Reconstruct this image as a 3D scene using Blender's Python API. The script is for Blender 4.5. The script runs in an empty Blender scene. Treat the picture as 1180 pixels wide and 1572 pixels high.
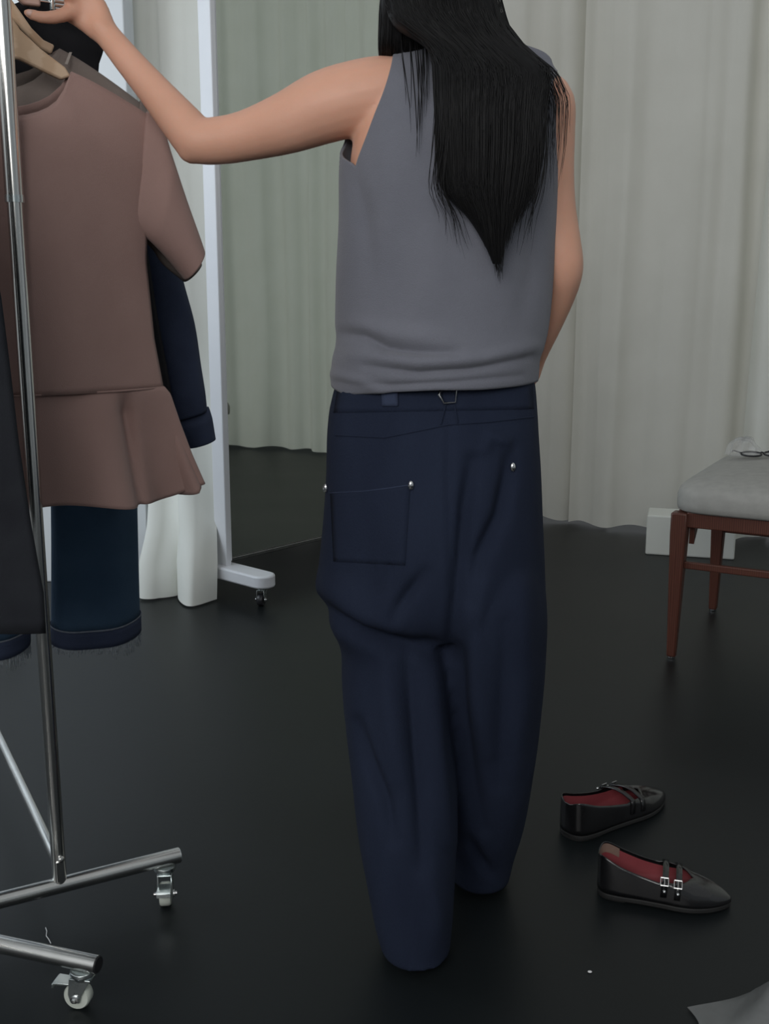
import bpy, bmesh, math, random
from mathutils import Vector, Matrix, noise
from mathutils.bvhtree import BVHTree
random.seed(7)
R = math.radians
scene = bpy.context.scene
COL = scene.collection

# ------------------------------------------------------------------ camera, world, light
TH = R(11.57); FPX = 1650.0; CAMH = 1.0
cam_d = bpy.data.cameras.new('camera'); cam = bpy.data.objects.new('camera', cam_d); COL.objects.link(cam)
cam.location = (0, 0, CAMH); cam.rotation_euler = (R(90) - TH, 0, 0)
cam_d.sensor_fit = 'VERTICAL'; cam_d.sensor_height = 24.0; cam_d.lens = FPX / 1572.0 * 24.0
cam_d.clip_start = 0.02
scene.camera = cam

world = bpy.data.worlds.new('world'); scene.world = world; world.use_nodes = True
bg = world.node_tree.nodes['Background']
bg.inputs[0].default_value = (0.86, 0.90, 0.92, 1); bg.inputs[1].default_value = 0.40

def area(name, loc, target, sx, sy, power, col):
    l = bpy.data.lights.new(name, 'AREA'); l.shape = 'RECTANGLE'; l.size = sx; l.size_y = sy
    l.energy = power; l.color = col
    o = bpy.data.objects.new(name, l); COL.objects.link(o); o.location = loc
    o.rotation_euler = (Vector(target) - Vector(loc)).to_track_quat('-Z', 'Y').to_euler()
    return o
# daylight entering through the window in the wall behind the camera (frame built below)
area('window_daylight', (-0.9, -1.62, 2.05), (-0.3, 2.2, 1.1), 2.3, 1.3, 62, (1.0, 0.985, 0.97))
# cooler daylight through the window of the left wall
area('side_daylight', (-2.50, 2.55, 1.75), (-0.6, 3.2, 0.8), 1.5, 1.5, 25, (0.80, 0.91, 1.0))

vs = scene.view_settings
scene.display_settings.display_device = 'sRGB'
vs.view_transform = 'Standard'; vs.look = 'None'; vs.gamma = 1.0; vs.use_curve_mapping = False
vs.exposure = 0.0

# ------------------------------------------------------------------ helpers
def ray(px, py):
    cx = (px - 590) / FPX; cy = -(py - 786) / FPX
    return Vector((cx, math.cos(TH) + cy * math.sin(TH), -math.sin(TH) + cy * math.cos(TH)))
def P(px, py, Y):
    d = ray(px, py); k = Y / d.y
    return Vector((d.x * k, Y, CAMH + d.z * k))
def F(px, py, z=0.0):
    d = ray(px, py); k = (z - CAMH) / d.z
    return Vector((d.x * k, d.y * k, z))
def proj(p):
    q = Vector(p) - Vector((0, 0, CAMH))
    dep = q.y * math.cos(TH) - q.z * math.sin(TH)
    up = q.y * math.sin(TH) + q.z * math.cos(TH)
    return 590 + FPX * q.x / dep, 786 - FPX * up / dep
def lerp(a, b, t): return a + (b - a) * t
def interp(tab, x):
    if x <= tab[0][0]: return tab[0][1:] if len(tab[0]) > 2 else tab[0][1]
    for i in range(len(tab) - 1):
        a, b = tab[i], tab[i + 1]
        if x <= b[0]:
            t = (x - a[0]) / (b[0] - a[0])
            if len(a) > 2: return tuple(lerp(a[k], b[k], t) for k in range(1, len(a)))
            return lerp(a[1], b[1], t)
    return tab[-1][1:] if len(tab[-1]) > 2 else tab[-1][1]
def sstep(t):
    t = max(0.0, min(1.0, t)); return t * t * (3 - 2 * t)
def smooth_tab(tab, n):
    """Catmull-Rom resample of table rows (all columns)."""
    out = []
    m = len(tab)
    for i in range(m - 1):
        p0 = tab[max(i - 1, 0)]; p1 = tab[i]; p2 = tab[i + 1]; p3 = tab[min(i + 2, m - 1)]
        for k in range(n):
            t = k / n
            out.append(tuple(0.5 * (2 * b + (c - a) * t + (2 * a - 5 * b + 4 * c - d) * t * t + (3 * b - a - 3 * c + d) * t ** 3)
                             for a, b, c, d in zip(p0, p1, p2, p3)))
    out.append(tuple(tab[-1])); return out

class MB:
    def __init__(s): s.v = []; s.f = []
    def add(s, vs, fs):
        o = len(s.v); s.v += [Vector(v) for v in vs]; s.f += [tuple(i + o for i in f) for f in fs]; return s
    def box(s, c, sx, sy, sz, ang=0.0):
        ca, sa = math.cos(ang), math.sin(ang); vs = []
        for dz in (-1, 1):
            for dx, dy in ((-1, -1), (1, -1), (1, 1), (-1, 1)):
                x, y = dx * sx / 2, dy * sy / 2
                vs.append((c[0] + x * ca - y * sa, c[1] + x * sa + y * ca, c[2] + dz * sz / 2))
        return s.add(vs, [(3, 2, 1, 0), (4, 5, 6, 7), (0, 1, 5, 4), (1, 2, 6, 5), (2, 3, 7, 6), (3, 0, 4, 7)])
    def loft(s, rings, cap=True, closed=True):
        n = len(rings[0]); vs = [p for r in rings for p in r]; fs = []
        for i in range(len(rings) - 1):
            for j in range(n if closed else n - 1):
                k = (j + 1) % n
                fs.append((i * n + j, i * n + k, (i + 1) * n + k, (i + 1) * n + j))
        if cap:
            fs.append(tuple(range(n - 1, -1, -1))); fs.append(tuple((len(rings) - 1) * n + j for j in range(n)))
        return s.add(vs, fs)
    def tube(s, pts, rad, seg=14, flat=None, cap=True):
        pts = [Vector(p) for p in pts]
        if not hasattr(rad, '__len__'): rad = [rad] * len(pts)
        ref = None; rings = []
        for i, p in enumerate(pts):
            d = (pts[min(i + 1, len(pts) - 1)] - pts[max(i - 1, 0)]).normalized()
            if ref is None:
                up = Vector((0, 0, 1)) if abs(d.z) < 0.9 else Vector((1, 0, 0))
                ref = d.cross(up).normalized()
            ref = (ref - d * ref.dot(d)).normalized(); b = d.cross(ref)
            r = rad[i]; rb = r * (flat if flat else 1)
            rings.append([p + ref * math.cos(2 * math.pi * k / seg) * r + b * math.sin(2 * math.pi * k / seg) * rb for k in range(seg)])
        return s.loft(rings, cap)
    def capsule(s, pts, rad, seg=14):
        """tube with rounded ends, smooth path"""
        rows = [tuple(Vector(p)) + (r,) for p, r in zip(pts, rad)]
        rows = smooth_tab(rows, 5)
        P_ = [Vector(r[:3]) for r in rows]; Rd = [r[3] for r in rows]
        d0 = (P_[0] - P_[1]).normalized(); d1 = (P_[-1] - P_[-2]).normalized()
        a0, r0, a1, r1 = P_[0], Rd[0], P_[-1], Rd[-1]
        pre = [(a0 + d0 * r0 * math.sin(t), r0 * max(math.cos(t), .05)) for t in (1.5, 1.1, .7, .35)]
        post = [(a1 + d1 * r1 * math.sin(t), r1 * max(math.cos(t), .05)) for t in (.35, .7, 1.1, 1.5)]
        P_ = [p for p, _ in pre] + P_ + [p for p, _ in post]; Rd = [r for _, r in pre] + Rd + [r for _, r in post]
        return s.tube(P_, Rd, seg)
    def ball(s, c, rx, ry, rz, seg=20, n=14):
        rings = []
        for i in range(n + 1):
            t = math.pi * (i + .02 if i == 0 else (i - .02 if i == n else i)) / n
            rings.append([Vector((c[0] + rx * math.sin(t) * math.cos(2 * math.pi * k / seg),
                                  c[1] + ry * math.sin(t) * math.sin(2 * math.pi * k / seg), c[2] - rz * math.cos(t))) for k in range(seg)])
        return s.loft(rings)
    def lathe(s, c, axis, prof, seg=24):
        """prof: (r, h) along axis"""
        axis = Vector(axis).normalized(); up = Vector((0, 0, 1)) if abs(axis.z) < .9 else Vector((1, 0, 0))
        a = axis.cross(up).normalized(); b = axis.cross(a)
        return s.loft([[Vector(c) + axis * h + (a * math.cos(2 * math.pi * k / seg) + b * math.sin(2 * math.pi * k / seg)) * r for k in range(seg)] for r, h in prof])
    def prism(s, outline, nrm, th):
        """outline: list of Vector in a plane, extruded +-th/2 along nrm"""
        nrm = Vector(nrm).normalized(); n = len(outline)
        vs = [Vector(p) - nrm * th / 2 for p in outline] + [Vector(p) + nrm * th / 2 for p in outline]
        fs = [tuple(range(n - 1, -1, -1)), tuple(range(n, 2 * n))] + [(i, (i + 1) % n, n + (i + 1) % n, n + i) for i in range(n)]
        return s.add(vs, fs)
    def grid(s, rows):
        m = len(rows[0]); vs = [p for r in rows for p in r]
        fs = [(i * m + j, i * m + j + 1, (i + 1) * m + j + 1, (i + 1) * m + j) for i in range(len(rows) - 1) for j in range(m - 1)]
        return s.add(vs, fs)

ORG = {}
V_ = Vector
def finish(name, me, mat, parent=None, smooth=True, org=None):
    o = bpy.data.objects.new(name, me); COL.objects.link(o)
    if parent is not None:
        o.parent = parent; org = ORG[parent.name]
    else:
        org = Vector(org) if org is not None else Vector((0, 0, 0)); o.location = org
    me.transform(Matrix.Translation(-org))
    ORG[o.name] = org
    me.materials.clear(); me.materials.append(mat)
    for p in me.polygons: p.use_smooth = smooth
    return o
def to_mesh(mb, name='m', weld=None, fix=True):
    me = bpy.data.meshes.new(name); me.from_pydata([tuple(v) for v in mb.v], [], mb.f); me.update()
    bm = bmesh.new(); bm.from_mesh(me)
    if weld: bmesh.ops.remove_doubles(bm, verts=bm.verts, dist=weld)
    if fix: bmesh.ops.recalc_face_normals(bm, faces=bm.faces)
    bm.to_mesh(me); bm.free(); return me
def build(mb, name, mat, parent=None, smooth=True, org=None, bevel=0, solid=0, weld=None, sub=0, sharp=True, fix=True):
    o = finish(name, to_mesh(mb, name, weld, fix), mat, parent, smooth, org)
    if solid:
        m = o.modifiers.new('solidify', 'SOLIDIFY'); m.thickness = solid; m.offset = 0
    if bevel:
        m = o.modifiers.new('bevel', 'BEVEL'); m.width = bevel; m.segments = 2; m.limit_method = 'ANGLE'; m.angle_limit = R(40)
    if sub:
        m = o.modifiers.new('sub', 'SUBSURF'); m.levels = sub; m.render_levels = sub
    if smooth and sharp:
        try: o.data.set_sharp_from_angle(angle=R(45))
        except Exception: pass
    return o
def remesh(mb, voxel, smooth=4):
    me = to_mesh(mb)
    o = bpy.data.objects.new('tmp', me); COL.objects.link(o)
    m = o.modifiers.new('r', 'REMESH'); m.mode = 'VOXEL'; m.voxel_size = voxel
    if smooth:
        k = o.modifiers.new('s', 'SMOOTH'); k.factor = .5; k.iterations = smooth
    dg = bpy.context.evaluated_depsgraph_get(); dg.update()
    out = bpy.data.meshes.new_from_object(o.evaluated_get(dg))
    bpy.data.objects.remove(o); return out
def thing(name, loc, label, cat, group=None):
    o = bpy.data.objects.new(name, None); COL.objects.link(o); o.location = loc; o.empty_display_size = .05
    ORG[o.name] = Vector(loc); tag(o, label, cat, group); return o
def tag(o, label, cat, group=None):
    o['label'] = label; o['category'] = cat
    if group: o['group'] = group
    return o
def struct(o, label=None):
    o['kind'] = 'structure'
    if label: o['label'] = label
    return o

# ------------------------------------------------------------------ materials
def mat(name, col, rough=.7, metal=0, spec=.5, col2=None, nscale=8, nmix=None, bump=0, bscale=200, sss=0, sheen=0, transl=0, stretch=None, rvar=0, wave=None):
    m = bpy.data.materials.new(name); m.use_nodes = True; nt = m.node_tree; N = nt.nodes; L = nt.links
    b = N['Principled BSDF']; out = N['Material Output']
    b.inputs['Base Color'].default_value = (*col, 1); b.inputs['Roughness'].default_value = rough
    b.inputs['Metallic'].default_value = metal; b.inputs['Specular IOR Level'].default_value = spec
    tc = N.new('ShaderNodeTexCoord'); mp = N.new('ShaderNodeMapping'); L.new(tc.outputs['Object'], mp.inputs[0])
    if stretch: mp.inputs['Scale'].default_value = stretch
    if col2:
        if wave:
            t = N.new('ShaderNodeTexWave'); t.inputs['Scale'].default_value = nscale; t.inputs['Distortion'].default_value = wave; t.inputs['Detail'].default_value = 3
        else:
            t = N.new('ShaderNodeTexNoise'); t.inputs['Scale'].default_value = nscale; t.inputs['Detail'].default_value = 5
        L.new(mp.outputs[0], t.inputs['Vector'])
        r = N.new('ShaderNodeValToRGB'); r.color_ramp.elements[0].position = .3; r.color_ramp.elements[1].position = .7
        r.color_ramp.elements[0].color = (*col, 1); r.color_ramp.elements[1].color = (*col2, 1)
        L.new(t.outputs['Fac'], r.inputs[0]); L.new(r.outputs[0], b.inputs['Base Color'])
        if rvar:
            mr = N.new('ShaderNodeMapRange'); mr.inputs['To Min'].default_value = rough - rvar; mr.inputs['To Max'].default_value = rough + rvar
            L.new(t.outputs['Fac'], mr.inputs[0]); L.new(mr.outputs[0], b.inputs['Roughness'])
    if bump:
        n2 = N.new('ShaderNodeTexNoise'); n2.inputs['Scale'].default_value = bscale; n2.inputs['Detail'].default_value = 3
        L.new(mp.outputs[0], n2.inputs['Vector'])
        bp = N.new('ShaderNodeBump'); bp.inputs['Strength'].default_value = bump; bp.inputs['Distance'].default_value = .002
        L.new(n2.outputs['Fac'], bp.inputs['Height']); L.new(bp.outputs[0], b.inputs['Normal'])
    if sss:
        b.inputs['Subsurface Weight'].default_value = sss; b.inputs['Subsurface Radius'].default_value = (1, .35, .2); b.inputs['Subsurface Scale'].default_value = .008
    if sheen:
        b.inputs['Sheen Weight'].default_value = sheen
    if transl:
        tr = N.new('ShaderNodeBsdfTranslucent'); mx = N.new('ShaderNodeMixShader'); mx.inputs[0].default_value = transl
        tr.inputs[0].default_value = (*col, 1)
        L.new(b.outputs[0], mx.inputs[1]); L.new(tr.outputs[0], mx.inputs[2]); L.new(mx.outputs[0], out.inputs[0])
    return m

M = dict(
    floor=mat('floor_vinyl', (.0060, .0080, .0088), .40, spec=.24, col2=(.0100, .0124, .0135), nscale=2.2, rvar=.05, bump=.05, bscale=60),
    curtain=mat('curtain_cloth', (.74, .73, .67), .95, spec=.1, col2=(.79, .78, .72), nscale=5, bump=.15, bscale=500, transl=.12),
    curtain2=mat('curtain_cloth_ivory', (.84, .85, .79), .95, spec=.1, col2=(.88, .89, .84), nscale=5, bump=.15, bscale=500, transl=.1),
    wall=mat('white_paint', (.80, .83, .86), .8, spec=.2, col2=(.83, .86, .88), nscale=3, bump=.05, bscale=120),
    white=mat('white_lacquer', (.74, .75, .79), .35, col2=(.78, .79, .82), nscale=4, bump=.02),
    alu=mat('grey_groove', (.30, .31, .34), .4, metal=.3, col2=(.36, .37, .40), nscale=30),
    mirror=mat('mirror_glass', (.62, .655, .60), .015, metal=1, col2=(.63, .665, .61), nscale=2),
    chrome=mat('brushed_chrome', (.62, .62, .60), .24, metal=1, col2=(.70, .70, .68), nscale=20, stretch=(1, 1, .05), rvar=.05),
    zinc=mat('zinc_plate', (.60, .66, .66), .28, metal=1, col2=(.72, .77, .77), nscale=40, rvar=.06),
    wheel=mat('wheel_plastic', (.52, .56, .50), .4, col2=(.60, .64, .58), nscale=30),
    blackplastic=mat('black_plastic', (.015, .015, .018), .35, col2=(.022, .022, .025), nscale=30),
    wood=mat('hanger_wood', (.58, .40, .26), .55, col2=(.66, .48, .33), nscale=9, stretch=(1, 1, 6), wave=4),
    woodpink=mat('hanger_pink_wood', (.56, .36, .30), .5, col2=(.62, .42, .36), nscale=9, wave=3),
    mahog=mat('mahogany', (.080, .026, .017), .38, col2=(.118, .040, .025), nscale=16, stretch=(4, 4, .5), wave=5, rvar=.05),
    uphol=mat('seat_fabric', (.36, .355, .33), .95, spec=.1, col2=(.41, .40, .375), nscale=40, bump=.4, bscale=900),
    brown=mat('brown_jersey', (.355, .228, .202), .85, spec=.2, col2=(.380, .248, .220), nscale=12, bump=.3, bscale=900, sheen=.15),
    taupe=mat('taupe_jersey', (.22, .185, .165), .85, spec=.2, col2=(.25, .21, .19), nscale=12, bump=.3, bscale=900),
    taupe2=mat('taupe_tape', (.36, .32, .29), .85, spec=.2, col2=(.39, .35, .32), nscale=12, bump=.3),
    black=mat('black_cloth', (.012, .012, .015), .9, spec=.2, col2=(.018, .018, .021), nscale=20, bump=.3, bscale=800),
    charcoal=mat('charcoal_wool', (.011, .012, .016), .9, spec=.2, col2=(.016, .018, .022), nscale=20, bump=.3, bscale=800),
    denim=mat('denim_navy', (.028, .038, .072), .85, spec=.25, col2=(.040, .053, .096), nscale=14, bump=.5, bscale=900),
    denim2=mat('denim_teal', (.030, .062, .108), .85, spec=.25, col2=(.044, .084, .140), nscale=14, bump=.5, bscale=900),
    jean=mat('denim_raw_indigo', (.0105, .0155, .033), .88, spec=.2, col2=(.0165, .0235, .046), nscale=9, stretch=(1, 1, .3), bump=.5, bscale=900),
    fray=mat('frayed_cotton', (.26, .29, .33), .9, col2=(.36, .39, .42), nscale=200),
    stitch=mat('stitching', (.13, .15, .19), .9, col2=(.18, .20, .24), nscale=200),
    knit=mat('grey_knit', (.148, .153, .182), .9, spec=.15, col2=(.168, .173, .204), nscale=10, bump=.5, bscale=700, sheen=.2),
    skin=mat('skin', (.68, .37, .258), .5, spec=.35, col2=(.74, .41, .295), nscale=14, bump=.1, bscale=300, sss=.25),
    nail=mat('nail', (.70, .45, .38), .3, col2=(.74, .5, .42), nscale=30),
    eye=mat('eye_white', (.75, .74, .72), .2, col2=(.78, .76, .74), nscale=10),
    iris=mat('iris_dark', (.02, .012, .008), .1, col2=(.03, .018, .01), nscale=50),
    lip=mat('lip', (.48, .17, .14), .45, col2=(.52, .2, .16), nscale=30),
    hair=mat('black_hair', (.004, .004, .0045), .6, spec=.22, col2=(.007, .007, .0075), nscale=60, stretch=(1, 1, .05)),
    darksteel=mat('dark_steel', (.30, .30, .30), .25, metal=1, col2=(.38, .38, .38), nscale=40),
    steel=mat('polished_steel', (.72, .72, .72), .15, metal=1, col2=(.8, .8, .8), nscale=20),
    leather=mat('black_leather', (.006, .006, .007), .16, spec=.7, col2=(.012, .012, .013), nscale=20, bump=.08, bscale=250, rvar=.04),
    lining=mat('red_lining', (.20, .030, .038), .7, col2=(.25, .042, .050), nscale=20, bump=.1),
    tanlining=mat('tan_lining', (.16, .10, .08), .7, col2=(.2, .13, .10), nscale=20),
    rubber=mat('black_rubber', (.010, .010, .010), .7, col2=(.014, .014, .014), nscale=40),
    lint=mat('white_lint', (.7, .7, .7), .9, col2=(.8, .8, .8), nscale=40),
)
# clear film (bag on the chair, sheet on the floor)
def film(name, col, fac, rough):
    m = bpy.data.materials.new(name); m.use_nodes = True; N = m.node_tree.nodes; L = m.node_tree.links
    b = N['Principled BSDF']; b.inputs['Base Color'].default_value = (*col, 1); b.inputs['Roughness'].default_value = rough
    t = N.new('ShaderNodeBsdfTransparent'); mx = N.new('ShaderNodeMixShader')
    n = N.new('ShaderNodeTexNoise'); n.inputs['Scale'].default_value = 14
    mr = N.new('ShaderNodeMapRange'); mr.inputs['To Min'].default_value = fac - .08; mr.inputs['To Max'].default_value = fac + .08
    L.new(n.outputs['Fac'], mr.inputs[0]); L.new(mr.outputs[0], mx.inputs[0])
    L.new(t.outputs[0], mx.inputs[1]); L.new(b.outputs[0], mx.inputs[2]); L.new(mx.outputs[0], N['Material Output'].inputs[0])
    return m
M['bagfilm'] = film('clear_plastic', (.75, .75, .75), .22, .2)
M['sheet'] = film('frosted_plastic', (.24, .25, .25), .60, .45)

# ------------------------------------------------------------------ setting
mb = MB(); n = 24
mb.grid([[Vector((lerp(-3.2, 4.2, j / n), lerp(-1.6, 6.2, i / n), 0)) for j in range(n + 1)] for i in range(n + 1)])
o = struct(build(mb, 'floor', M['floor'], smooth=False), 'dark charcoal vinyl floor with a soft sheen')
if o.data.polygons[0].normal.z < 0: o.data.flip_normals()

WX, WY = -0.828, 3.66
mb = MB(); mb.box((WX - .9, WY + .07, 1.45), 1.8, .14, 2.9)
struct(build(mb, 'wall_back', M['wall'], smooth=False, bevel=.004), 'cool white wall end beside the curtain')
# side walls, and the wall behind the camera with the window that lights the room
y0, y1, z0, z1 = 1.75, 3.35, .95, 2.55
mb = MB(); mb.box((-2.6, (-1.66 + y0) / 2, 1.45), .12, y0 + 1.66, 2.9); mb.box((-2.6, (y1 + WY) / 2, 1.45), .12, WY - y1, 2.9)
mb.box((-2.6, (y0 + y1) / 2, z0 / 2), .12, y1 - y0, z0); mb.box((-2.6, (y0 + y1) / 2, (z1 + 2.9) / 2), .12, y1 - y0, 2.9 - z1)
struct(build(mb, 'wall_left', M['wall'], smooth=False), 'white left wall')
mb = MB(); mb.box((3.75, 1.55, 1.45), .12, 6.4, 2.9)  # unseen wall, added to keep world light off the woman's right side
struct(build(mb, 'wall_right_blocker', M['wall'], smooth=False), 'unseen white right wall, added to block light')
x0, x1, z0, z1, yw = -2.1, .3, 1.35, 2.75, -1.72
mb = MB()  # unseen wall behind the camera, added to stop level world light reaching the legs
mb.box(((-2.6 + x0) / 2, yw, 1.45), x0 + 2.6, .12, 2.9); mb.box(((x1 + 3.75) / 2, yw, 1.45), 3.75 - x1, .12, 2.9)
mb.box(((x0 + x1) / 2, yw, z0 / 2), x1 - x0, .12, z0); mb.box(((x0 + x1) / 2, yw, (z1 + 2.9) / 2), x1 - x0, .12, 2.9 - z1)
struct(build(mb, 'wall_front_blocker', M['wall'], smooth=False), 'unseen white wall around the window, added to block low light')
w = MB()
for zq in (z0 + .03, z1 - .03): w.box(((x0 + x1) / 2, yw + .02, zq), x1 - x0, .06, .06)
for xq in (x0 + .03, (x0 + x1) / 2, x1 - .03): w.box((xq, yw + .02, (z0 + z1) / 2), .06, .06, z1 - z0 - .12)
struct(build(w, 'window_1', M['white'], smooth=False, bevel=.004), 'white window frame behind the camera')
y0, y1, z0, z1 = 1.75, 3.35, .95, 2.55; w = MB()
for zq in (z0 + .03, z1 - .03): w.box((-2.58, (y0 + y1) / 2, zq), .06, y1 - y0, .06)
for yq in (y0 + .03, (y0 + y1) / 2, y1 - .03): w.box((-2.58, yq, (z0 + z1) / 2), .06, .06, z1 - z0 - .12)
struct(build(w, 'window_2', M['white'], smooth=False, bevel=.004), 'white window frame in the left wall')

# ------------------------------------------------------------------ curtains
def curtain(name, ctrl, label, material, ztop=2.9, zbot=.012, amp=.035, f0=9.0, seed=1, warp=None, nz=46, step=.012, group=None):
    rnd = random.Random(seed)
    rows = smooth_tab([tuple(c) for c in ctrl], 24)
    pts = [Vector((r[0], r[1], 0)) for r in rows]
    acc = [0]
    for a, b in zip(pts, pts[1:]): acc.append(acc[-1] + (b - a).length)
    Lt = acc[-1]; ns = int(Lt / step)
    tab = [(s, p.x, p.y) for s, p in zip(acc, pts)]
    ph = [rnd.uniform(0, 6.28) for _ in range(8)]
    def fold(s, z):
        q = z / ztop
        ss = s + .05 * math.sin(4.3 * s + ph[0]) + .018 * math.sin(11 * s + ph[1]) + .012 * (1 - q) * math.sin(5 * s + 2 * z + ph[1])
        a = math.sin(f0 * ss + ph[2] + .25 * (1 - q) * math.sin(2 * s + ph[6])) * (.78 + .22 * math.sin(1.7 * s + ph[3]))
        b = .30 * math.sin(f0 * 1.63 * ss + ph[4]) * (.35 + .65 * q)
        c = .05 * math.sin(f0 * 3.1 * ss + ph[5]) * (q ** 1.5)
        e = 1.3 * noise.noise(Vector((s * 5, z * .5, seed))) + .35 * noise.noise(Vector((s * 14, z * 1.2, seed)))
        a = math.copysign(abs(a) ** .8, a)
        return amp * (a + b + c + e)
    mb = MB(); grid = []
    for i in range(nz + 1):
        t = i / nz; row = []
        for j in range(ns + 1):
            s = Lt * j / ns
            x, y = interp(tab, s); x2, y2 = interp(tab, min(s + .01, Lt)); x1, y1_ = interp(tab, max(s - .01, 0))
            d = Vector((x2 - x1, y2 - y1_, 0)).normalized(); nn = Vector((d.y, -d.x, 0))
            zb = zbot + .014 * (math.sin(f0 * .8 * s + ph[7]) + 1) * .5 + .006 * math.sin(23 * s)
            z = lerp(zb, ztop, t)
            p = Vector((x, y, z)) + nn * fold(s, z)
            if warp: p = warp(p, s / Lt, t)
            row.append(p)
        grid.append(row)
    mb.grid(grid)
    o = build(mb, name, material, smooth=True, org=(pts[len(pts) // 2].x, pts[len(pts) // 2].y, 0), sharp=False, fix=False)
    tag(o, label, 'curtain', group); return o
GC = 'floor-length drapes around the room'
curtain('curtain', [(-1.5, 4.55), (-.7, 4.42), (-.35, 4.44), (-.05, 4.62), (.3, 4.68), (.6, 4.68), (.98, 4.64)], 'off-white drape directly behind the woman and the mirror', M['curtain'], seed=3, f0=30, amp=.024, step=.008, group=GC)
curtain('curtain', [(.80, 4.56), (.95, 4.50), (1.15, 4.46), (1.38, 4.42), (1.60, 4.40)], 'off-white drape between the woman and the chair', M['curtain'], seed=8, f0=34, amp=.025, step=.008, group=GC)
def lean(p, s, t):
    return p + Vector((.075 * t, 0, 0)) * (1 - s)
curtain('curtain', [(1.42, 4.24), (1.7, 4.32), (2.1, 4.24), (2.5, 4.08), (2.8, 3.8), (2.95, 3.3), (3.02, 2.4), (3.05, 1.6)], 'bright off-white drape above the chair at the right edge', M['curtain2'], seed=14, f0=27, amp=.024, step=.008, warp=lean, group=GC)
# gathered curtain left of the mirror, its tail spread on the floor
TLR = [(0.0, 216, 328), (.12, 214, 328), (.22, 230, 325), (.36, 239, 318), (.60, 246, 309), (.9, 246, 306)]
def tail(p, s, t):
    # s 0..1 across, t 0..1 upward: the lower end is pulled forward and spreads on the floor
    k = sstep(1 - t / .30)
    base = Vector((lerp(-.935, -.60, s), lerp(3.98, 3.76, s), 0)); pl_, pr_ = interp(TLR, p.z); yt = lerp(3.56, 3.42, s) + .05 * min(1, p.z)
    tg = Vector(((lerp(pl_, pr_, s) - 590) / FPX * (yt * math.cos(TH) + (CAMH - p.z) * math.sin(TH)), yt, 0))
    off = Vector((p.x - base.x, p.y - base.y, 0)) * (1 + .9 * k)
    q = (base + off).lerp(tg + off, k); q.z = p.z
    if t < .13:
        kk = sstep(1 - t / .13)
        q.y -= .06 * kk * math.sin(s * 5.2) ** 2 + .02 * kk * math.sin(s * 17)
    if t < .03: q.z = max(.006, q.z - .02 * (1 - t / .03) * s)
    return q
curtain('curtain', [(-.935, 3.98), (-.86, 3.90), (-.78, 3.86), (-.70, 3.80), (-.60, 3.76)], 'gathered ivory drape left of the mirror, its tail spilling on the floor', M['curtain2'], seed=21, f0=30, amp=.019, step=.004, zbot=.006, warp=tail, nz=80, group=GC)

# low white plinth behind the chair
b0 = F(990, 851)
pc = b0 + V_((math.cos(R(-16)), math.sin(R(-16)), 0)) * .165 + V_((math.sin(R(16)), math.cos(R(16)), 0)) * .08
mb = MB(); mb.box((pc.x, pc.y, .078), .33, .16, .156, R(-16))
o = build(mb, 'plinth', M['curtain2'], smooth=False, bevel=.006, org=(pc.x, pc.y, 0))
tag(o, 'low white block on the floor behind the chair legs', 'plinth')

# ------------------------------------------------------------------ mirror on castors
def caster(parent, top, ang, r=.019, wmat=None, brake=True, hplate=None):
    """swivel caster hung from point top (z = underside); wheel touches floor; ang: rolling direction"""
    wmat = wmat or M['wheel']
    ca, sa = math.cos(ang), math.sin(ang); d = Vector((ca, sa, 0)); s = Vector((-sa, ca, 0))
    c = Vector((top[0], top[1], r)) - d * r * .45
    h = top[2]
    m = MB(); m.lathe((top[0], top[1], h - .006), (0, 0, 1), [(.004, -.002), (r * .85, -.002), (r * .95, .001), (r * .9, .006), (.004, .0065)], 20)
    m.lathe((top[0], top[1], h - .012), (0, 0, 1), [(r * .7, -.001), (r * .75, .004), (r * .6, .006)], 18)
    for sg in (-1, 1):
        q = c + s * sg * r * .62
        tp = Vector((top[0], top[1], h - .010)) + s * sg * r * .55
        ol = [q - d * r * .34 - Vector((0, 0, r * .3)), q + d * r * .34 - Vector((0, 0, r * .3)), q + d * r * .5 + Vector((0, 0, r * .3)), tp + d * r * .75, tp - d * r * .85, q - d * r * .5 + Vector((0, 0, r * .3))]
        m.prism(ol, s, .0022)
    m.prism([Vector((top[0], top[1], h - .011)) + d * a * r * .8 + s * b_ * r * .62 for a, b_ in ((-1, -1), (1, -1), (1, 1), (-1, 1))], (0, 0, 1), .0025)
    fork = build(m, 'caster', M['zinc'], parent, smooth=True, bevel=.0006)
    m = MB(); w = r * .46
    m.lathe(c, s, [(r * .35, -w), (r * .9, -w), (r, -w * .7), (r, w * .7), (r * .9, w), (r * .35, w)], 28)
    build(m, 'wheel', wmat, fork)
    for sg in (-1, 1):
        m = MB(); m.lathe(c + s * sg * r * .66, s * sg, [(r * .30, 0), (r * .30, .002), (r * .16, .003), (r * .15, .006), (.0005, .0065)], 12)
        build(m, 'axle_bolt', M['steel'], fork)
    if brake:
        m = MB(); b = c - d * r * .75 + Vector((0, 0, r * 1.0))
        m.prism([b + d * r * .5 + s * r * .5, b + d * r * .5 - s * r * .5, b - d * r * .95 - s * r * .6 , b - d * r * .95 + s * r * .6], (d * .1 + Vector((0, 0, 1))), .003)
        m.prism([b - d * r * .95 + s * r * .6, b - d * r * .95 - s * r * .6, b - d * r * .98 - s * r * .6 - Vector((0, 0, r * .35)), b - d * r * .98 + s * r * .6 - Vector((0, 0, r * .35))], d, .003)
        build(m, 'brake_pedal', M['zinc'], fork, bevel=.0006)
    return fork

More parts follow.
